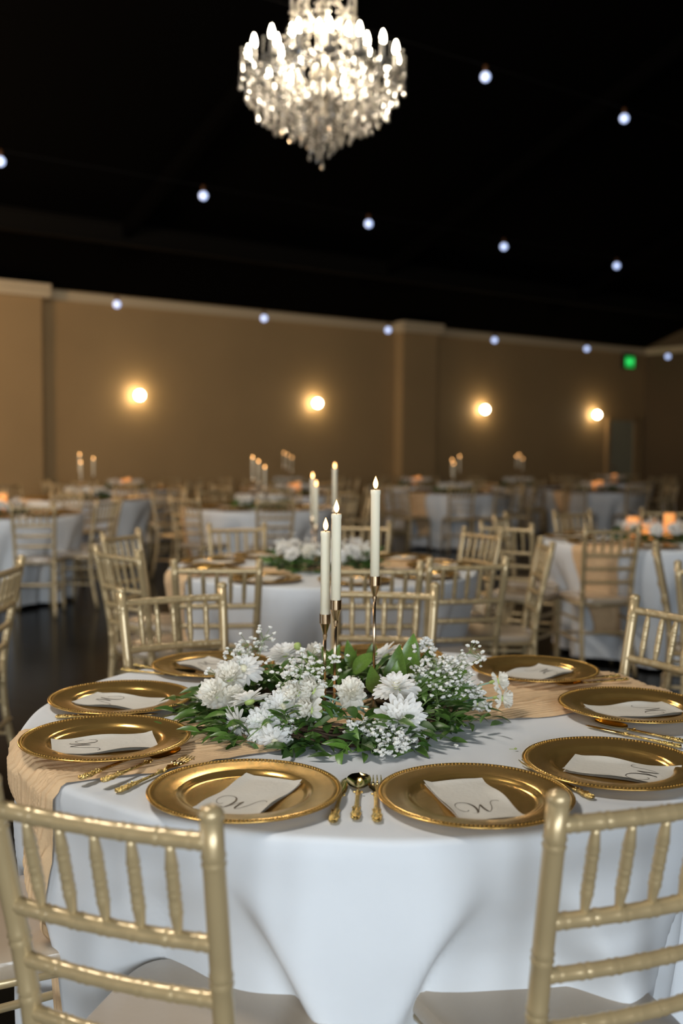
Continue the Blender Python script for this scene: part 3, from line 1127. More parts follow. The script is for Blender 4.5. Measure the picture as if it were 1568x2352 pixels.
def mum_core(seed, full=True):
    """inner petals of a chrysanthemum, facing +Z"""
    rr = random.Random(seed)
    mb = MB()
    rings = [(20, rad(28), .005, .004, .86), (18, rad(44), .004, .006, .72), (15, rad(60), .003, .008, .58), (11, rad(76), .002, .009, .44)] if full else [(16, rad(30), .004, .004, .8), (12, rad(50), .003, .005, .5)]
    for n, tilt, r0, z0, sc in rings:
        for k in range(n):
            az = 2 * PI * (k + rr.uniform(-.25, .25)) / n + tilt * 3
            add_x(mb, PETAL_O, petal_mat(az, tilt + rr.uniform(-.14, .14), r0, z0, sc * rr.uniform(.9, 1.1), rr.uniform(-.3, .3)))
    return mb


MUM_CORE = [mum_core(s).mesh('chrysanthemum', M_PETAL) for s in (1, 2)]
DAISY_CORE = mum_core(5, False).mesh('daisy_chrysanthemum', M_PETAL)
MUM_CENTRE = MB().ball((0, 0, .012), .0095, 10, 6).mesh('flower_centre', M_CENTRE)
CALYX_DISC = MB().lathe([(0, -.008), (.006, -.0075), (.011, -.004), (.012, .001), (.006, .003), (0, .003)], 14).mesh('calyx', M_CALYX)


def mum(parent, p, d, sc=1.0, kind=0, nout=22, droop=.0, seed=0):
    rr = random.Random(seed + 40)
    q = look(d, rr.uniform(0, 6))
    o = obj('chrysanthemum', MUM_CORE[kind] if kind < 2 else DAISY_CORE, parent, p, q, sc)
    for k in range(nout):
        az = 2 * PI * (k + rr.uniform(-.3, .3)) / nout
        Mx = petal_mat(az, rad(8) - droop + rr.uniform(-.2, .2), .006, .001, rr.uniform(.9, 1.12), rr.uniform(-.35, .35))
        po = obj('petal', PETAL_OM, o)
        po.matrix_local = Mx
    obj('flower_centre', MUM_CENTRE, o)
    obj('calyx', CALYX_DISC, o)
    return o


def carnation_mb(seed):
    rr = random.Random(seed)
    mb = MB()
    for lay in range(6):
        R = [.031, .030, .027, .022, .016, .010][lay]
        h0 = [.006, .011, .016, .021, .024, .026][lay]
        lift = [.000, .008, .012, .014, .013, .010][lay]
        nseg = 60
        phs = [rr.uniform(0, 6.28) for _ in range(4)]

        def fn(i, j):
            t = i / 5
            a = 2 * PI * j / nseg
            fr = .10 * sin(5 * a + phs[0]) + .08 * sin(9 * a + phs[1]) + .045 * sin(20 * a + phs[2])
            r = R * t * (1 + fr * t)
            z = h0 * (.4 + .6 * t) + lift * t * t - .016 * t ** 3 * (lay == 0) + .0042 * t * t * (sin(11 * a + phs[3]) + .4 * sin(23 * a + phs[1]))
            return (r * cos(a), r * sin(a), z)
        mb.grid(fn, 6, nseg, True)
    return mb


CARN = [carnation_mb(s).mesh('carnation', M_CARN) for s in (1, 2)]
CALYX = MB().lathe([(0, -.026), (.004, -.025), (.0065, -.016), (.0085, -.002), (.011, .008), (.009, .009), (0, .006)], 10).mesh('calyx', M_CALYX)


def carnation(parent, p, d, sc=1.0, k=0, stem=None):
    q = look(d, p[0] * 50)
    o = obj('carnation', CARN[k], parent, p, q, sc)
    obj('calyx', CALYX, o)
    if stem:
        mb = MB()
        a = Vector(p) - Vector(d).normalized() * .022 * sc
        b = Vector(stem)
        m = (a + b) / 2 + Vector((0, 0, -.004))
        mb.tube(smooth_path([a, m, b], 4), [.0022] * 9, 6)
        mb.ball(a.lerp(m, .9), .0035, 6, 4)
        for sg in (-1, 1):
            mb.tube([a.lerp(m, .9), a.lerp(m, .9) + Vector((sg * .008, .004, .014)), a.lerp(m, .9) + Vector((sg * .020, .006, .019))], [.0018, .0014, .0003], 5)
        obj('stem', mb.mesh('carnation_stem', M_STEMB), parent)
    return o


def blossom(mb, p, r, rr):
    """tiny ruffled baby's-breath head: a knot of overlapping lobes"""
    p = Vector(p)
    mb.ball(p, r * .72, 6, 4, .25, rr)
    for k in range(4):
        a = 2 * PI * k / 4 + rr.uniform(0, 2)
        mb.ball(p + Vector((cos(a), sin(a), rr.uniform(-.4, .6))) * r * .62, r * .45, 5, 3, .3, rr)


def baby_breath(parent, root, centre, radius, n, seed, br=.0048, flat=.7):
    rr = random.Random(seed)
    n = int(n * 1.5)
    root, centre = Vector(root), Vector(centre)
    st, bl = MB(), MB()
    hubs = []
    for k in range(max(3, n // 9)):
        h = centre + Vector((rr.gauss(0, 1), rr.gauss(0, 1), rr.gauss(0, flat))) * radius * .42
        mid = root.lerp(h, .55) + Vector((rr.uniform(-.01, .01), rr.uniform(-.01, .01), .008))
        st.tube([root, mid, h], [.0011, .0009, .0007], 4)
        hubs.append(h)
    for k in range(n):
        h = rr.choice(hubs)
        b = h + Vector((rr.gauss(0, 1), rr.gauss(0, 1), rr.gauss(.25, .8))) * radius * .27
        if b.z < .006:
            b.z = .006 + rr.uniform(0, .006)
        st.tube([h, b], [.0006, .0005], 3, False)
        blossom(bl, b, br * 1.25 * rr.uniform(.65, 1.15), rr)
    o = obj('baby_breath_sprig', st.mesh('baby_breath_stems', M_STEM), parent)
    obj('blossoms', bl.mesh('baby_breath_blossoms', M_BABY), o, kind='stuff')
    return o


def twig_ring_mb(R, seed, n=26):
    rr = random.Random(seed)
    mb = MB()
    for k in range(n):
        a0, span = rr.uniform(0, 2 * PI), rr.uniform(1.6, 4.6)
        dr, dz = rr.uniform(-.035, .035), rr.uniform(.006, .030)
        w = rr.uniform(3, 8)
        path = []
        for i in range(19):
            a = a0 + span * i / 18
            r = R + dr + .012 * sin(w * a + k)
            path.append((r * sin(a), -r * cos(a), dz + .012 * sin(w * .8 * a + 2 * k)))
        mb.tube(path, rr.uniform(.0016, .0036), 5)
    return mb


def leaf_rot(d, up, tw):
    """matrix whose +Y is the leaf direction d and +Z roughly up"""
    d = Vector(d).normalized()
    u = Vector(up)
    x = d.cross(u)
    x = x.normalized() if x.length > 1e-4 else d.orthogonal().normalized()
    z = x.cross(d)
    m = Matrix((x, d, z)).transposed().to_4x4()
    return m @ Matrix.Rotation(tw, 4, 'Y')


def ruscus(R, seed, nsprays, per):
    """list of leaf matrices plus stem mesh for sprays round a ring of radius R"""
    rr = random.Random(seed)
    st = MB()
    out = []
    for k in range(nsprays):
        a = 2 * PI * (k + rr.uniform(-.3, .3)) / nsprays
        rad_d = Vector((sin(a), -cos(a), 0))
        tan = Vector((cos(a), sin(a), 0)) * rr.choice((-1, 1))
        base = rad_d * (R + rr.uniform(-.04, .03)) + Vector((0, 0, rr.uniform(.012, .052)))
        tp = rr.random()
        d = (rad_d * rr.uniform(-.1, .9) + tan * rr.uniform(.4, 1.1) + Vector((0, 0, rr.uniform(-.2, .7)))).normalized()
        L = rr.uniform(.10, .15)
        path = []
        for i in range(7):
            t = i / 6
            p = base + d * L * t + Vector((0, 0, -.06 * t * t))
            p.z = max(p.z, .006)
            path.append(p)
        st.tube(path, [.0016 - .0001 * i for i in range(7)], 4)
        for i in range(per):
            t = (i + .6) / per
            p = path[min(6, int(t * 6))].lerp(path[min(6, int(t * 6) + 1)], t * 6 % 1)
            side = tan.cross(Vector((0, 0, 1))) if abs(d.z) < .9 else tan
            sd = d.cross(Vector((0, 0, 1))).normalized() * (1 if i % 2 else -1)
            ld = (d * rr.uniform(.5, .9) + sd * rr.uniform(.4, .9) + Vector((0, 0, rr.uniform(-.3, .45)))).normalized()
            Ls = rr.uniform(.036, .060)
            if p.z + ld.z * Ls < .004:
                ld.z = (.004 - p.z) / Ls
            m = Matrix.Translation(p) @ leaf_rot(ld, (0, 0, 1), rr.uniform(-.8, .8)) @ Matrix.Scale(Ls, 4)
            out.append((m, rr.randrange(3)))
    return out, st


# ------------------------------------------------------------------ near table
C1 = Vector((.076, 2.305, 0))
PLATES1 = [(-.236, -.573), (.152, -.588), (.43, -.404), (.58, -.004), (.43, .375), (.05, .585), (-.415, .452), (-.582, .074), (-.533, -.301)]
CH1 = [(-.309, 1.295, .358, .934), (.434, 1.362, -.355, .935)]
dents1 = [math.atan2(x - C1.x, -(y - C1.y)) for x, y, _, _ in CH1] + [rad(-61), rad(55), rad(92), rad(130), rad(175), rad(-145), rad(-103)]
R1 = make_drape(11, dents1, .075, .03)


def lay_table(C, r_at, seed, idx, name, nth=300, rows=34):
    t = thing('round_table', 'round folding table under the cloth of ' + name, 'table', C)
    obj('tabletop', TTOP, t)
    for l in TLEGS:
        obj('leg', l, t)
    return t


CLOTH1 = cloth_mb(R1, 420, 44, 1)
obj('tablecloth', CLOTH1.mesh('near_tablecloth', M_CLOTH), None, C1, label='white linen cloth draped to the floor over the near round table', cat='tablecloth')
lay_table(C1, R1, 1, 0, 'the near table with the sharp wreath')
obj('table_runner', runner_mb(R1, (-.655, -.370), (.665, .320), .185, .50, .45, 4, 180, 280, .175).mesh('near_runner', M_RUNNER), None, C1,
    label='peach pleated gauze runner crossing the near table under the wreath', cat='table runner')

PL = ['near front, left of the centre cutlery', 'near front, right of the centre cutlery', 'right front, nearest the right edge of the photo',
      'right side, lying on the runner end', 'right rear, behind the white carnations', 'rear, mostly hidden behind the candlesticks and leaves',
      'left rear, half hidden by the white flowers', 'left side, second from the front on the left', 'left front, lying on the runner end']
for i, (x, y) in enumerate(PLATES1):
    plate(C1.x + x, C1.y + y, 'gold beaded charger, near table, ' + PL[i], 'charger plates on the near table', True, i * .7, .0105 if i in (3, 4, 8) else 0)
PLN = ['at near front left of the centre cutlery', 'at near front right of the centre cutlery', 'nearest the right edge', 'second from front on the right, by the runner', 'at right rear behind the carnations',
       'at the rear behind the wreath', 'at left rear behind white flowers', 'second from front on the left', 'at left front on the runner']
NAPS = [(-.227, -.59, -.0665, -.172, 0), (.147, -.598, .049, -.203, 1), (.442, -.43, .16, -.075, 2), (.578, -.03, .195, .05, 0), (.425, .345, .114, .116, 1),
        (.05, .585, .02, .2, 2), (-.415, .452, -.14, .15, 0), (-.578, .055, -.189, .066, 1), (-.531, -.325, -.185, -.057, 2)]
for i, (x, y, dx, dy, v) in enumerate(NAPS):
    napkin(C1.x + x, C1.y + y, dx, dy, v, 'white napkin with script W, plate ' + PLN[i], 'monogrammed napkins on the near table', True, .0105 if i in (3, 4, 8) else 0)


def fw(kind, a, b, label):
    """a tip, b handle end, world xy"""
    a, b = Vector(a), Vector(b)
    flatware(kind, (a + b) / 2, (a - b).normalized(), label, 'gold flatware on the near table', .0100 if 'runner' in label else 0)


fw('knife', (.010, 1.822), (-.010, 1.608), 'gold ornate-handled knife between the two front plates')
fw('spoon', (.036, 1.838), (.026, 1.622), 'gold ornate-handled spoon between the two front plates')
fw('fork', (.064, 1.832), (.060, 1.609), 'gold ornate-handled fork between the two front plates')
fw('knife', (-.352, 1.972), (-.452, 1.784), 'gold knife left of the front left plate, beside the runner')
fw('spoon', (-.312, 1.957), (-.409, 1.772), 'gold spoon left of the front left plate, bowl on the runner')
fw('fork', (-.282, 1.936), (-.380, 1.745), 'gold fork tucked against the front left plate')
fw('knife', (-.408, 2.266), (-.618, 2.236), 'gold knife between the two plates on the left side')
fw('spoon', (.555, 2.226), (.706, 2.075), 'gold spoon between the two plates on the right')
fw('knife', (.53, 2.195), (.680, 2.043), 'gold knife between the two plates on the right')
fw('fork', (.346, 1.932), (.43, 1.731), 'gold fork between the front right plate and the right edge plate')
fw('spoon', (.530, 2.535), (.73, 2.610), 'gold spoon on the runner between the right rear plates')
fw('fork', (-.383, 2.640), (-.58, 2.725), 'gold fork between the two left rear plates')
fw('spoon', (-.375, 2.668), (-.557, 2.783), 'gold spoon between the two left rear plates')
fw('knife', (.52, 2.568), (.72, 2.648), 'gold knife on the runner between the right rear plates')

TG = ('candlesticks of the near table', 'tapers of the near table')
taper(.077, 2.36, 1.2605, 1.0625, 'lit ivory taper candle, the tall right one on the near table', 'slim rose gold candlestick, tallest, right in the near wreath', TG)
taper(-.013, 2.28, 1.210, 1.019, 'lit ivory taper candle, the middle-height one on the near table', 'slim rose gold candlestick, middle height, in the near wreath', TG, True, (.002, 0))
taper(-.035, 2.32, 1.168, .981, 'lit ivory taper candle, the short left one on the near table', 'slim rose gold candlestick, shortest, left in the near wreath', TG)

# ---- the hero wreath
W0 = Vector((-.002, 2.262, TZ + .004))
wr = thing('floral_wreath', 'white flower and green leaf wreath around the three candlesticks on the near table', 'flower wreath', W0)
RW = .20
obj('twig_base', twig_ring_mb(RW, 2, 30).mesh('twig_base', M_TWIG), wr)
lv, stm = ruscus(RW, 21, 42, 6)
for m, v in lv[:255]:
    o = obj('leaf', LEAVES[v], wr)
    o.matrix_local = m
obj('leaf_stems', stm.mesh('leaf_stems', M_STEM), wr)
lv2, stm2 = ruscus(RW, 33, 46, 7)
mb = MB()
base_leaf = leaf_mb(.36, .2, .3, 4)
for m, v in lv2:
    m2 = m.copy()
    m2.translation.z = max(.004, m2.translation.z * .75 - .004)
    m2.translation.x *= .97
    m2.translation.y *= .97
    add_x(mb, base_leaf, m2)
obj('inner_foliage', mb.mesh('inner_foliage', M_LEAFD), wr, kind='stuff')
mb = MB()
for k, (R_, sd, ns) in enumerate(((.235, 51, 40), (.165, 52, 26))):
    for m, v in ruscus(R_, sd, ns, 6)[0]:
        m.translation.z = max(.006, m.translation.z * .75)
        add_x(mb, base_leaf, m)
rr = random.Random(12)
for k in range(110):                                   # trailing tips on the left and upright tips at the back
    if k < 55:
        a = rad(rr.uniform(-112, -40))
        p = Vector((sin(a), -cos(a), 0)) * rr.uniform(.24, .36) + Vector((0, 0, rr.uniform(.008, .045)))
        d = Vector((sin(a) + rr.gauss(0, .5), -cos(a) + rr.gauss(0, .5), rr.uniform(-.1, .35)))
    else:
        a = rad(rr.uniform(120, 250))
        p = Vector((sin(a), -cos(a), 0)) * rr.uniform(.14, .24) + Vector((0, 0, rr.uniform(.03, .075)))
        d = Vector((rr.gauss(0, .7), rr.gauss(0, .4), rr.uniform(.2, .9)))
    Ls = rr.uniform(.04, .062)
    d.normalize()
    if p.z + d.z * Ls < .004:
        d.z = (.004 - p.z) / Ls
    add_x(mb, base_leaf, Matrix.Translation(p) @ leaf_rot(d, (0, 0, 1), rr.uniform(-.8, .8)) @ Matrix.Scale(Ls, 4))
obj('foliage', mb.mesh('outer_foliage', M_LEAFM), wr, kind='stuff')


def wl(x, y, z):
    return Vector((x, y, z)) - W0


def vdir(x, y, z):
    return Vector((x, y, z)).normalized()


TOCAM = Vector((0, -.85, .45))
MUMS = [((.125, 2.070, .806), (.25, -.85, .42), 1.12, 0, 24), ((.118, 2.150, .850), (-.1, -.35, .92), .98, 1, 22),
        ((-.117, 2.090, .822), (.1, -.75, .62), .92, 0, 22), ((-.150, 2.055, .795), (-.1, -.85, .45), .92, 1, 22),
        ((-.186, 2.110, .833), (-.25, .35, .80), .95, 2, 18), ((-.203, 2.080, .798), (-.65, -.55, -.25), .85, 2, 16),
        ((-.213, 2.260, .862), (.0, -.55, .80), .98, 2, 18), ((-.128, 2.430, .862), (-.1, -.15, .95), 1.0, 0, 22),
        ((.105, 2.430, .865), (-.55, .2, .75), 1.0, 2, 18), ((-.128, 2.030, .776), (.0, -.9, -.2), .72, 2, 14)]
for i, (p, d, sc, k, no) in enumerate(MUMS):
    mum(wr, wl(*p), d, sc, k, no, .0, i)
CARNS = [((-.262, 2.185, .826), (-.35, -.7, .55), 1.05, 0, None), ((-.238, 2.225, .850), (-.1, -.5, .8), 1.0, 1, None), ((-.228, 2.185, .822), (.3, -.8, .3), .85, 0, None),
         ((.023, 2.115, .849), (-.05, -.72, .68), .92, 1, (.055, 2.15, .80)), ((-.084, 2.100, .850), (-.78, -.35, .35), .88, 0, (.05, 2.13, .812)),
         ((-.052, 2.105, .856), (-.75, -.25, .45), .88, 1, (.06, 2.13, .818)), ((-.055, 2.068, .826), (-.85, -.30, .15), .85, 0, (.03, 2.10, .805)),
         ((.350, 2.300, .836), (.97, -.1, .2), .66, 1, (.22, 2.29, .812)), ((.356, 2.280, .803), (.97, -.12, -.05), .68, 0, (.22, 2.27, .802)),
         ((.298, 2.245, .800), (.9, -.2, -.15), .52, 1, (.20, 2.25, .800)), ((-.06, 2.47, .852), (.1, -.3, .9), .85, 0, None)]
for p, d, sc, k, st in CARNS:
    carnation(wr, wl(*p), d, sc, k, wl(*st) if st else None)
BB = [((-.20, 2.33, .82), (-.205, 2.35, .905), .062, 40, .0050), ((-.215, 2.25, .82), (-.215, 2.265, .872), .055, 60, .0046),
      ((-.09, 2.14, .80), (-.078, 2.130, .873), .062, 95, .0046), ((.14, 2.24, .80), (.235, 2.25, .862), .066, 170, .0044),
      ((.19, 2.24, .79), (.305, 2.25, .815), .040, 40, .0046), ((.02, 2.08, .80), (.043, 2.02, .790), .034, 46, .0048),
      ((.07, 2.08, .80), (.090, 1.995, .782), .046, 62, .0050), ((-.09, 2.08, .80), (-.100, 2.045, .797), .032, 24, .0052), ((.11, 2.34, .82), (.19, 2.34, .895), .035, 22, .0050)]
for i, (a, b, r, n, br) in enumerate(BB):
    baby_breath(wr, wl(*a), wl(*b), r, n, i + 3, br)
BL_ = [((.118, 2.26, .80), (.06, -.10, .95), .122, 0), ((.160, 2.34, .83), (.05, .05, 1.0), .105, 1), ((.175, 2.33, .82), (.35, .1, .85), .09, 0), ((.085, 2.24, .82), (-.15, -.35, .55), .085, 1),
       ((.11, 2.23, .815), (.1, -.3, .7), .085, 0), ((.145, 2.26, .80), (.55, -.1, .65), .095, 1), ((.04, 2.43, .83), (-.35, 0, .85), .075, 0), ((.07, 2.44, .84), (.15, 0, .9), .060, 1),
       ((.0, 2.42, .82), (-.5, -.1, .7), .08, 0), ((-.03, 2.43, .83), (.35, -.1, .8), .07, 1), ((.20, 2.30, .82), (.8, -.1, .45), .10, 0), ((.03, 2.40, .83), (.5, -.2, .5), .08, 1),
       ((.22, 2.30, .80), (.95, -.2, .25), .10, 1), ((-.05, 2.41, .815), (-.2, -.3, .7), .075, 0)]
for p, d, L, v in BL_:
    o = obj('broad_leaf', BROAD[v], wr)
    o.matrix_local = Matrix.Translation(wl(*p)) @ leaf_rot(d, (0, -1, .35), random.uniform(-.5, .5)) @ Matrix.Scale(L, 4)
mb = MB()
for k in range(9):
    a = rad(35 + k * 6)
    m = Matrix.Translation((.205 * sin(a), -.205 * cos(a), .012)) @ leaf_rot((sin(a), -cos(a) * 1.0, -.1), (0, 0, 1), random.uniform(-1, 1)) @ Matrix.Scale(random.uniform(.035, .055), 4)
    add_x(mb, leaf_mb(.5, .3, .6, 4), m)
obj('dry_leaves', mb.mesh('dry_leaves', M_DRYLEAF), wr)
obj('loose_twig', MB().tube([wl(.130, 2.12, .785), wl(.158, 2.06, .775), wl(.166, 2.005, .763)], .0014, 5).mesh('loose_twig', M_TWIG), wr)
mb = MB()
mb.ball(wl(-.100, 2.40, .893), .0095, 8, 6)
mb.tube([wl(-.100, 2.40, .893), wl(-.08, 2.39, .86), wl(-.03, 2.38, .82)], .0018, 5)
obj('flower_bud', mb.mesh('flower_bud', M_CALYX), wr)
for i, (x, y, lb) in enumerate(((.231, 2.035, 'single fallen baby breath blossom right of the wreath on the white cloth'), (.347, 2.02, 'tiny fallen green bud on the white cloth between wreath and right plate'))):
    mb = MB()
    blossom(mb, (0, 0, .004), .0052 if i == 0 else .003, random.Random(i))
    mb.tube([(0, 0, .003), (-.012, .003, .002)], .0006, 4)
    obj('fallen_blossom', mb.mesh('fallen_blossom', M_BABY if i == 0 else M_CALYX), None, (x, y, TZ + .001), label=lb, cat='flower')

# chairs round the near table
NG = 'gold chairs round the near table'
chair(*CH1[0], 'front left gold bamboo chair with cream seat, nearest the camera', NG)
chair(*CH1[1], 'front right gold bamboo chair with cream seat, nearest the camera', NG)
chair(-.86, 1.786, .875, .485, 'gold chair at the lower left edge, only its seat showing behind the front left chair', NG)
chair(.967, 2.984, -.88, -.46, 'gold chair at the right edge behind the right rear plate', NG)
chair(.144, 3.402, -.15, -.99, 'gold chair directly behind the wreath and candlesticks', NG)
chair(-.53, 3.264, .45, -.89, 'gold chair behind the left rear plate of the near table', NG)

# ------------------------------------------------------------------ other tables
def simple_wreath_meshes():
    d = {}
    d['twig_base'] = twig_ring_mb(.19, 8, 14).mesh('wreath_twigs', M_TWIG)
    mb = MB()
    for m, v in ruscus(.20, 77, 40, 6)[0]:
        add_x(mb, base_leaf, m)
    mb2 = MB()
    for m, v in ruscus(.19, 78, 40, 7)[0]:
        add_x(mb2, base_leaf, m)
    d['foliage'] = mb.mesh('wreath_foliage', M_LEAF)
    d['inner'] = mb2.mesh('wreath_inner_foliage', M_LEAFD)
    rr = random.Random(9)
    bl = MB()
    for k in range(9):
        a = 2 * PI * k / 9 + .3
        for q in range(26):
            p = Vector((.21 * sin(a), -.21 * cos(a), .085)) + Vector((rr.gauss(0, .03), rr.gauss(0, .03), abs(rr.gauss(0, .022))))
            bl.ball(p, .0065, 5, 3, .3, rr)
    d['blossoms'] = bl.mesh('wreath_blossoms', M_BABY)
    m_ = mum_core(1)
    for k in range(20):
        add_x(m_, PETAL_O, petal_mat(2 * PI * k / 20, .1, .006, .001))
    d['mum'] = m_.mesh('wreath_chrysanthemum', M_PETAL)
    d['carn'] = CARN[0]
    return d


SW = simple_wreath_meshes()


def simple_wreath(x, y, rz, label, group, n=12):
    t = thing('floral_wreath', label, 'flower wreath', (x, y, TZ + .004), rz, group)
    obj('twig_base', SW['twig_base'], t)
    obj('foliage', SW['foliage'], t, kind='stuff')
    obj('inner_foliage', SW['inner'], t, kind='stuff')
    obj('baby_breath', SW['blossoms'], t, kind='stuff')
    rr = random.Random(int(x * 100) + 5)
    for k in range(n):
        a = 2 * PI * (k + rr.uniform(-.25, .25)) / n
        d = Vector((sin(a), -cos(a), rr.uniform(.5, 1.3)))
        p = Vector((sin(a) * .205, -cos(a) * .205, rr.uniform(.06, .095)))
        if k % 3 == 2:
            obj('carnation', SW['carn'], t, p, look(d), 1.1)
        else:
            obj('chrysanthemum', SW['mum'], t, p, look(d, k), rr.uniform(.9, 1.1))
    return t


R2 = make_drape(5, [], 0, .13)
R3 = make_drape(23, [], 0, .14)
CLOTHS = [cloth_mb(R2, 240, 24, 2).mesh('tablecloth', M_CLOTH), cloth_mb(R3, 240, 24, 3).mesh('tablecloth', M_CLOTH)]
RUNS = [runner_mb(R2, (-.69, -.32), (.69, .30), .17, .52, .45, 8, 50, 130).mesh('table_runner', M_RUNNER), runner_mb(R3, (-.69, -.32), (.69, .30), .17, .56, .5, 9, 50, 130).mesh('table_runner', M_RUNNER)]


def pillars(x, y, who, tag_):
    spec = [(-.17, .0, .150, .20), (-.09, -.07, .105, .15), (.075, .0, .175, .25)]
    nm = ('left', 'lowest', 'tallest')
    for k, (dx, dy, h, g) in enumerate(spec):
        if y > 9.5:
            dx, dy, h = dx * .36 + .02, dy * .5, h * .85
        r = .045
        cy = obj('glass_cylinder', MB().lathe([(0, .004), (r - .002, .004), (r - .002, g), (r, g), (r, 0), (0, 0)], 24).mesh('glass_cylinder', M_CYL, 'auto'), None, (x + dx, y + dy, TZ + .001),
                 label='clear glass cylinder, the %s on %s' % (nm[k], who), cat='candle holder', group='glass cylinders on ' + tag_)
        pc = thing('pillar_candle', 'amber pillar candle in the %s cylinder of %s' % (nm[k], who), 'candle', (x + dx, y + dy, TZ + .0055), 0, 'pillar candles on ' + tag_)
        obj('wax', MB().lathe([(0, 0), (.037, 0), (.038, .003), (.038, h - .004), (.036, h), (.024, h - .003), (0, h - .006)], 20).mesh('pillar_wax', M_PILLAR), pc)


def other_table(i, x, y, kind, who, run_rz=0.0, plates=True, hip=False, nap=False, ph=0.0, zoff=0.0):
    v = i % 2
    rz = 0 if v == 0 else 1.1
    rz = run_rz
    P = (x, y, 0)
    obj('tablecloth', CLOTHS[v], None, P, (0, 0, rz), label='white floor-length cloth on ' + who, cat='tablecloth', group='white tablecloths of the other tables')
    t = lay_table(P, None, 0, 0, who)
    obj('table_runner', RUNS[v], None, P, (0, 0, rz), label='peach gauze runner lying across ' + who, cat='table runner', group='peach runners of the other tables')
    simple_wreath(x, y, i * .9, 'white and green flower wreath on ' + who, 'wreaths of the other tables')
    if kind == 't':
        tp = TAP[i]
        for k, (dx, dy, zt, zc) in enumerate(tp):
            w = ('leftmost', 'middle', 'rightmost')[sorted(range(3), key=lambda q: tp[q][0]).index(k)]
            taper(x + dx, y + dy, zt, zc, 'lit ivory taper candle, %s of three on %s' % (w, who), 'slim metal candlestick, %s of three on %s' % (w, who), ('candlesticks on ' + who, 'tapers on ' + who), False)
    else:
        pillars(x, y, who, who)
    if plates:
        used = set()
        for k in range(9):
            a = 2 * PI * k / 9 + ph
            px, py = x + .585 * sin(a), y - .585 * cos(a)
            sd = side(a, used)
            lb = 'gold charger plate at the %s of %s' % (sd, who)
            plate(px, py, lb, 'charger plates on ' + who, hip, k)
            if nap:
                napkin(px, py, sin(a), -cos(a), k % 3, 'white monogrammed napkin on the %s plate of %s' % (sd, who), 'napkins on ' + who)


TAP = {2: [(-.055, .03, 1.205, 1.015), (.055, .04, 1.255, 1.06), (-.035, -.05, 1.168, .98)],
       5: [(-.07, .0, 1.255, 1.06), (.08, .03, 1.21, 1.015), (-.045, -.05, 1.165, .975)],
       6: [(-.07, .0, 1.25, 1.06), (-.015, .03, 1.21, 1.015), (.055, -.05, 1.155, .97)],
       7: [(-.075, .0, 1.27, 1.08), (-.02, .03, 1.24, 1.05), (.055, -.05, 1.20, 1.01)],
       9: [(-.045, .0, 1.20, 1.01), (.06, .03, 1.25, 1.06), (-.03, -.05, 1.15, .97)],
       11: [(-.03, .0, 1.24, 1.05), (.015, .03, 1.27, 1.08), (.065, -.05, 1.20, 1.01)]}
T = {2: (-.09, 5.16, 't', 'the second table behind the candles', .0),
     3: (2.12, 6.95, 'p', 'the right-edge table with glass cylinders', .35),
     4: (-3.04, 9.1, 'p', 'the white table at the left edge', .5),
     5: (-2.95, 12.0, 't', 'the far left three-taper table', .2),
     6: (-.82, 10.4, 't', 'the mid-distance three-taper table', -.2),
     7: (-.86, 16.8, 't', 'the farthest three-taper table left of centre', .1),
     8: (-3.1, 14.9, 'p', 'the far left amber-candle table', .1),
     9: (1.58, 14.5, 't', 'the far right-of-centre three-taper table', .3),
     10: (1.22, 17.1, 'p', 'the amber-candle table before the pilaster', .2),
     11: (2.98, 17.6, 't', 'the far taper table under the third sconce', .2),
     12: (3.8, 15.5, 'p', 'the far right amber-candle table with runner', .2),
     13: (5.15, 19.8, 'p', 'the amber-candle table beside the corner door', .2),
     14: (-.62, 13.6, 'p', 'the amber-candle table left of the near candles', .2)}
SIDES = ['front', 'front right', 'right front', 'right', 'right rear', 'rear', 'left rear', 'left', 'left front', 'front left']


def side(a, used):
    """plain word for where round its table a piece stands, seen from the camera"""
    a = a % (2 * PI)
    order = sorted(range(10), key=lambda k: abs((a - 2 * PI * k / 10 + PI) % (2 * PI) - PI))
    for k in order:
        if SIDES[k] not in used:
            used.add(SIDES[k])
            return SIDES[k]


for i, (x, y, k, who, rr_) in T.items():
    other_table(i, x, y, k, who, rr_, True, i in (2, 3), i in (2, 3), .35 if i != 2 else .26)

G2 = 'gold chairs round the second table'
for x, y, fx, fy, lb in [
    (-.484, 4.041, -.075, .997, 'gold chair back left of the near candles, at the front of the second table'),
    (.148, 4.056, -.075, .997, 'gold chair back behind the tall near candle, front of the second table'),
    (.519, 4.225, -.23, .97, 'gold chair back right of the near candles, front right of the second table'),
    (-.978, 4.51, .70, .71, 'nearer of two sideways gold chairs left of the second table'),
    (-1.158, 5.446, .93, -.37, 'farther of two sideways gold chairs left of the second table'),
    (-.609, 6.056, .33, -.94, 'gold chair facing the camera at the far left of the second table'),
    (.124, 6.249, -.11, -.99, 'gold chair facing the camera behind the second table wreath'),
    (.786, 5.785, -.865, -.50, 'angled gold chair at the far right of the second table'),
    (1.01, 5.102, -1.0, .02, 'side-on gold chair at the right of the second table')]:
    chair(x, y, fx, fy, lb, G2)
G3 = 'gold chairs round the right-hand table'
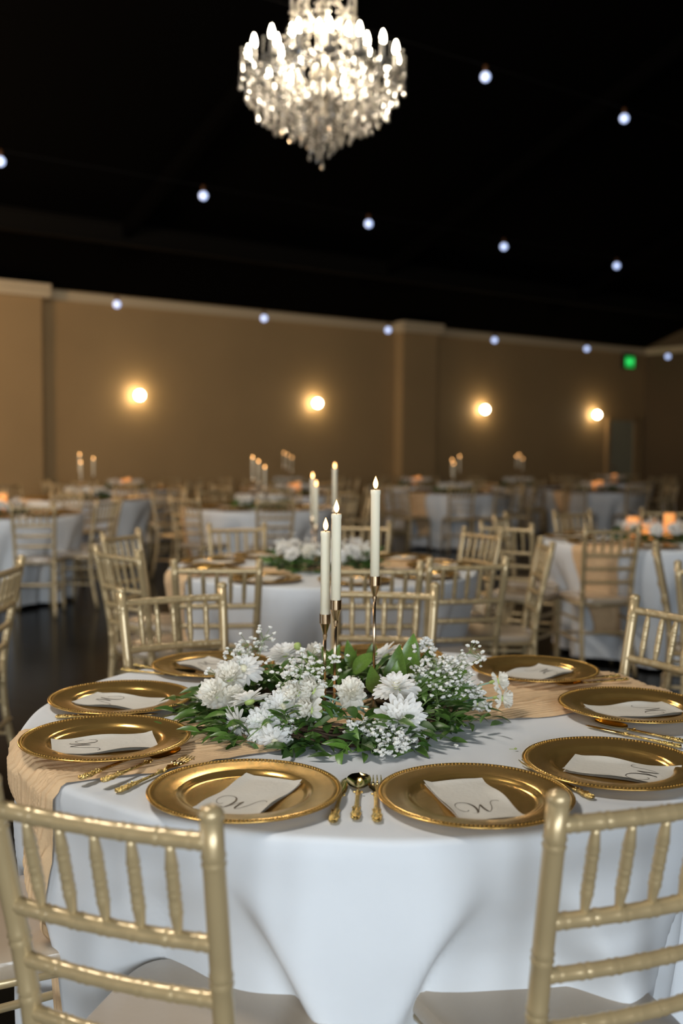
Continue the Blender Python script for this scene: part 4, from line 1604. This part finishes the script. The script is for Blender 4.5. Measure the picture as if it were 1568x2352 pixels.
for x, y, fx, fy, lb in [
    (1.609, 6.157, -.11, .99, 'gold chair back in front of the peach runner of the right-hand table'),
    (1.0, 6.30, .53, .85, 'gold chair turned away, left of the right-hand table'),
    (1.097, 7.191, .93, -.37, 'small side-on gold chair behind the turned chair, left of the right-hand table'),
    (1.72, 7.746, .43, -.90, 'gold chair facing the camera at the far side of the right-hand table'),
    (2.50, 8.05, -.25, -.97, 'gold chair mostly hidden behind the glass cylinders')]:
    chair(x, y, fx, fy, lb, G3)
chair(1.49, 4.91, .957, -.29, 'edge-on gold chair post in front of the right-hand table', 'stray gold chairs at the photo edges')
chair(1.475, 4.03, .60, .80, 'gold chair cut by the right edge above the near right chair', 'stray gold chairs at the photo edges')
chair(-1.275, 3.97, -1.0, .0, 'gold chair cut by the left edge of the photo', 'stray gold chairs at the photo edges')
G4 = 'gold chairs round the left edge table'
chair(-2.414, 8.129, -.15, .99, 'gold chair back in front of the white table at the left edge', G4)


USED = {}
SPOTS = []


def ring(i, phs, group, far=True, r=1.12):
    x, y = T[i][0], T[i][1]
    rr = random.Random(i)
    used = USED.setdefault(i, set())
    for ph in phs:
        a = rad(ph + rr.uniform(-6, 6))
        q = r + rr.uniform(-.04, .07)
        cx, cy = x + q * sin(a), y - q * cos(a)
        b = a + rr.uniform(-.15, .15)
        s_ = WN.x * (cx - WA.x) + WN.y * (cy - WA.y)
        if s_ < .75 or any(math.hypot(cx - ax, cy - ay) < .55 for ax, ay in SPOTS):
            continue
        SPOTS.append((cx, cy))
        chair(cx, cy, -sin(b), cos(b), 'gold chair at the %s of %s' % (side(a, used), T[i][3]), group, far)


full = [12 + 40 * k for k in range(9)]
ring(4, [78, 118, 158], 'gold chairs round the left edge table', False)
ring(6, [8, -32, -72, 50, 92], 'gold chairs round the middle-distance table left of centre', False)
ring(6, [132, 172, -112, -150], 'gold chairs round the middle-distance table left of centre')
for i in (5, 7, 8, 9, 10, 11, 12, 13, 14):
    ring(i, [p + i * 7 for p in full], 'gold chairs round ' + T[i][3])
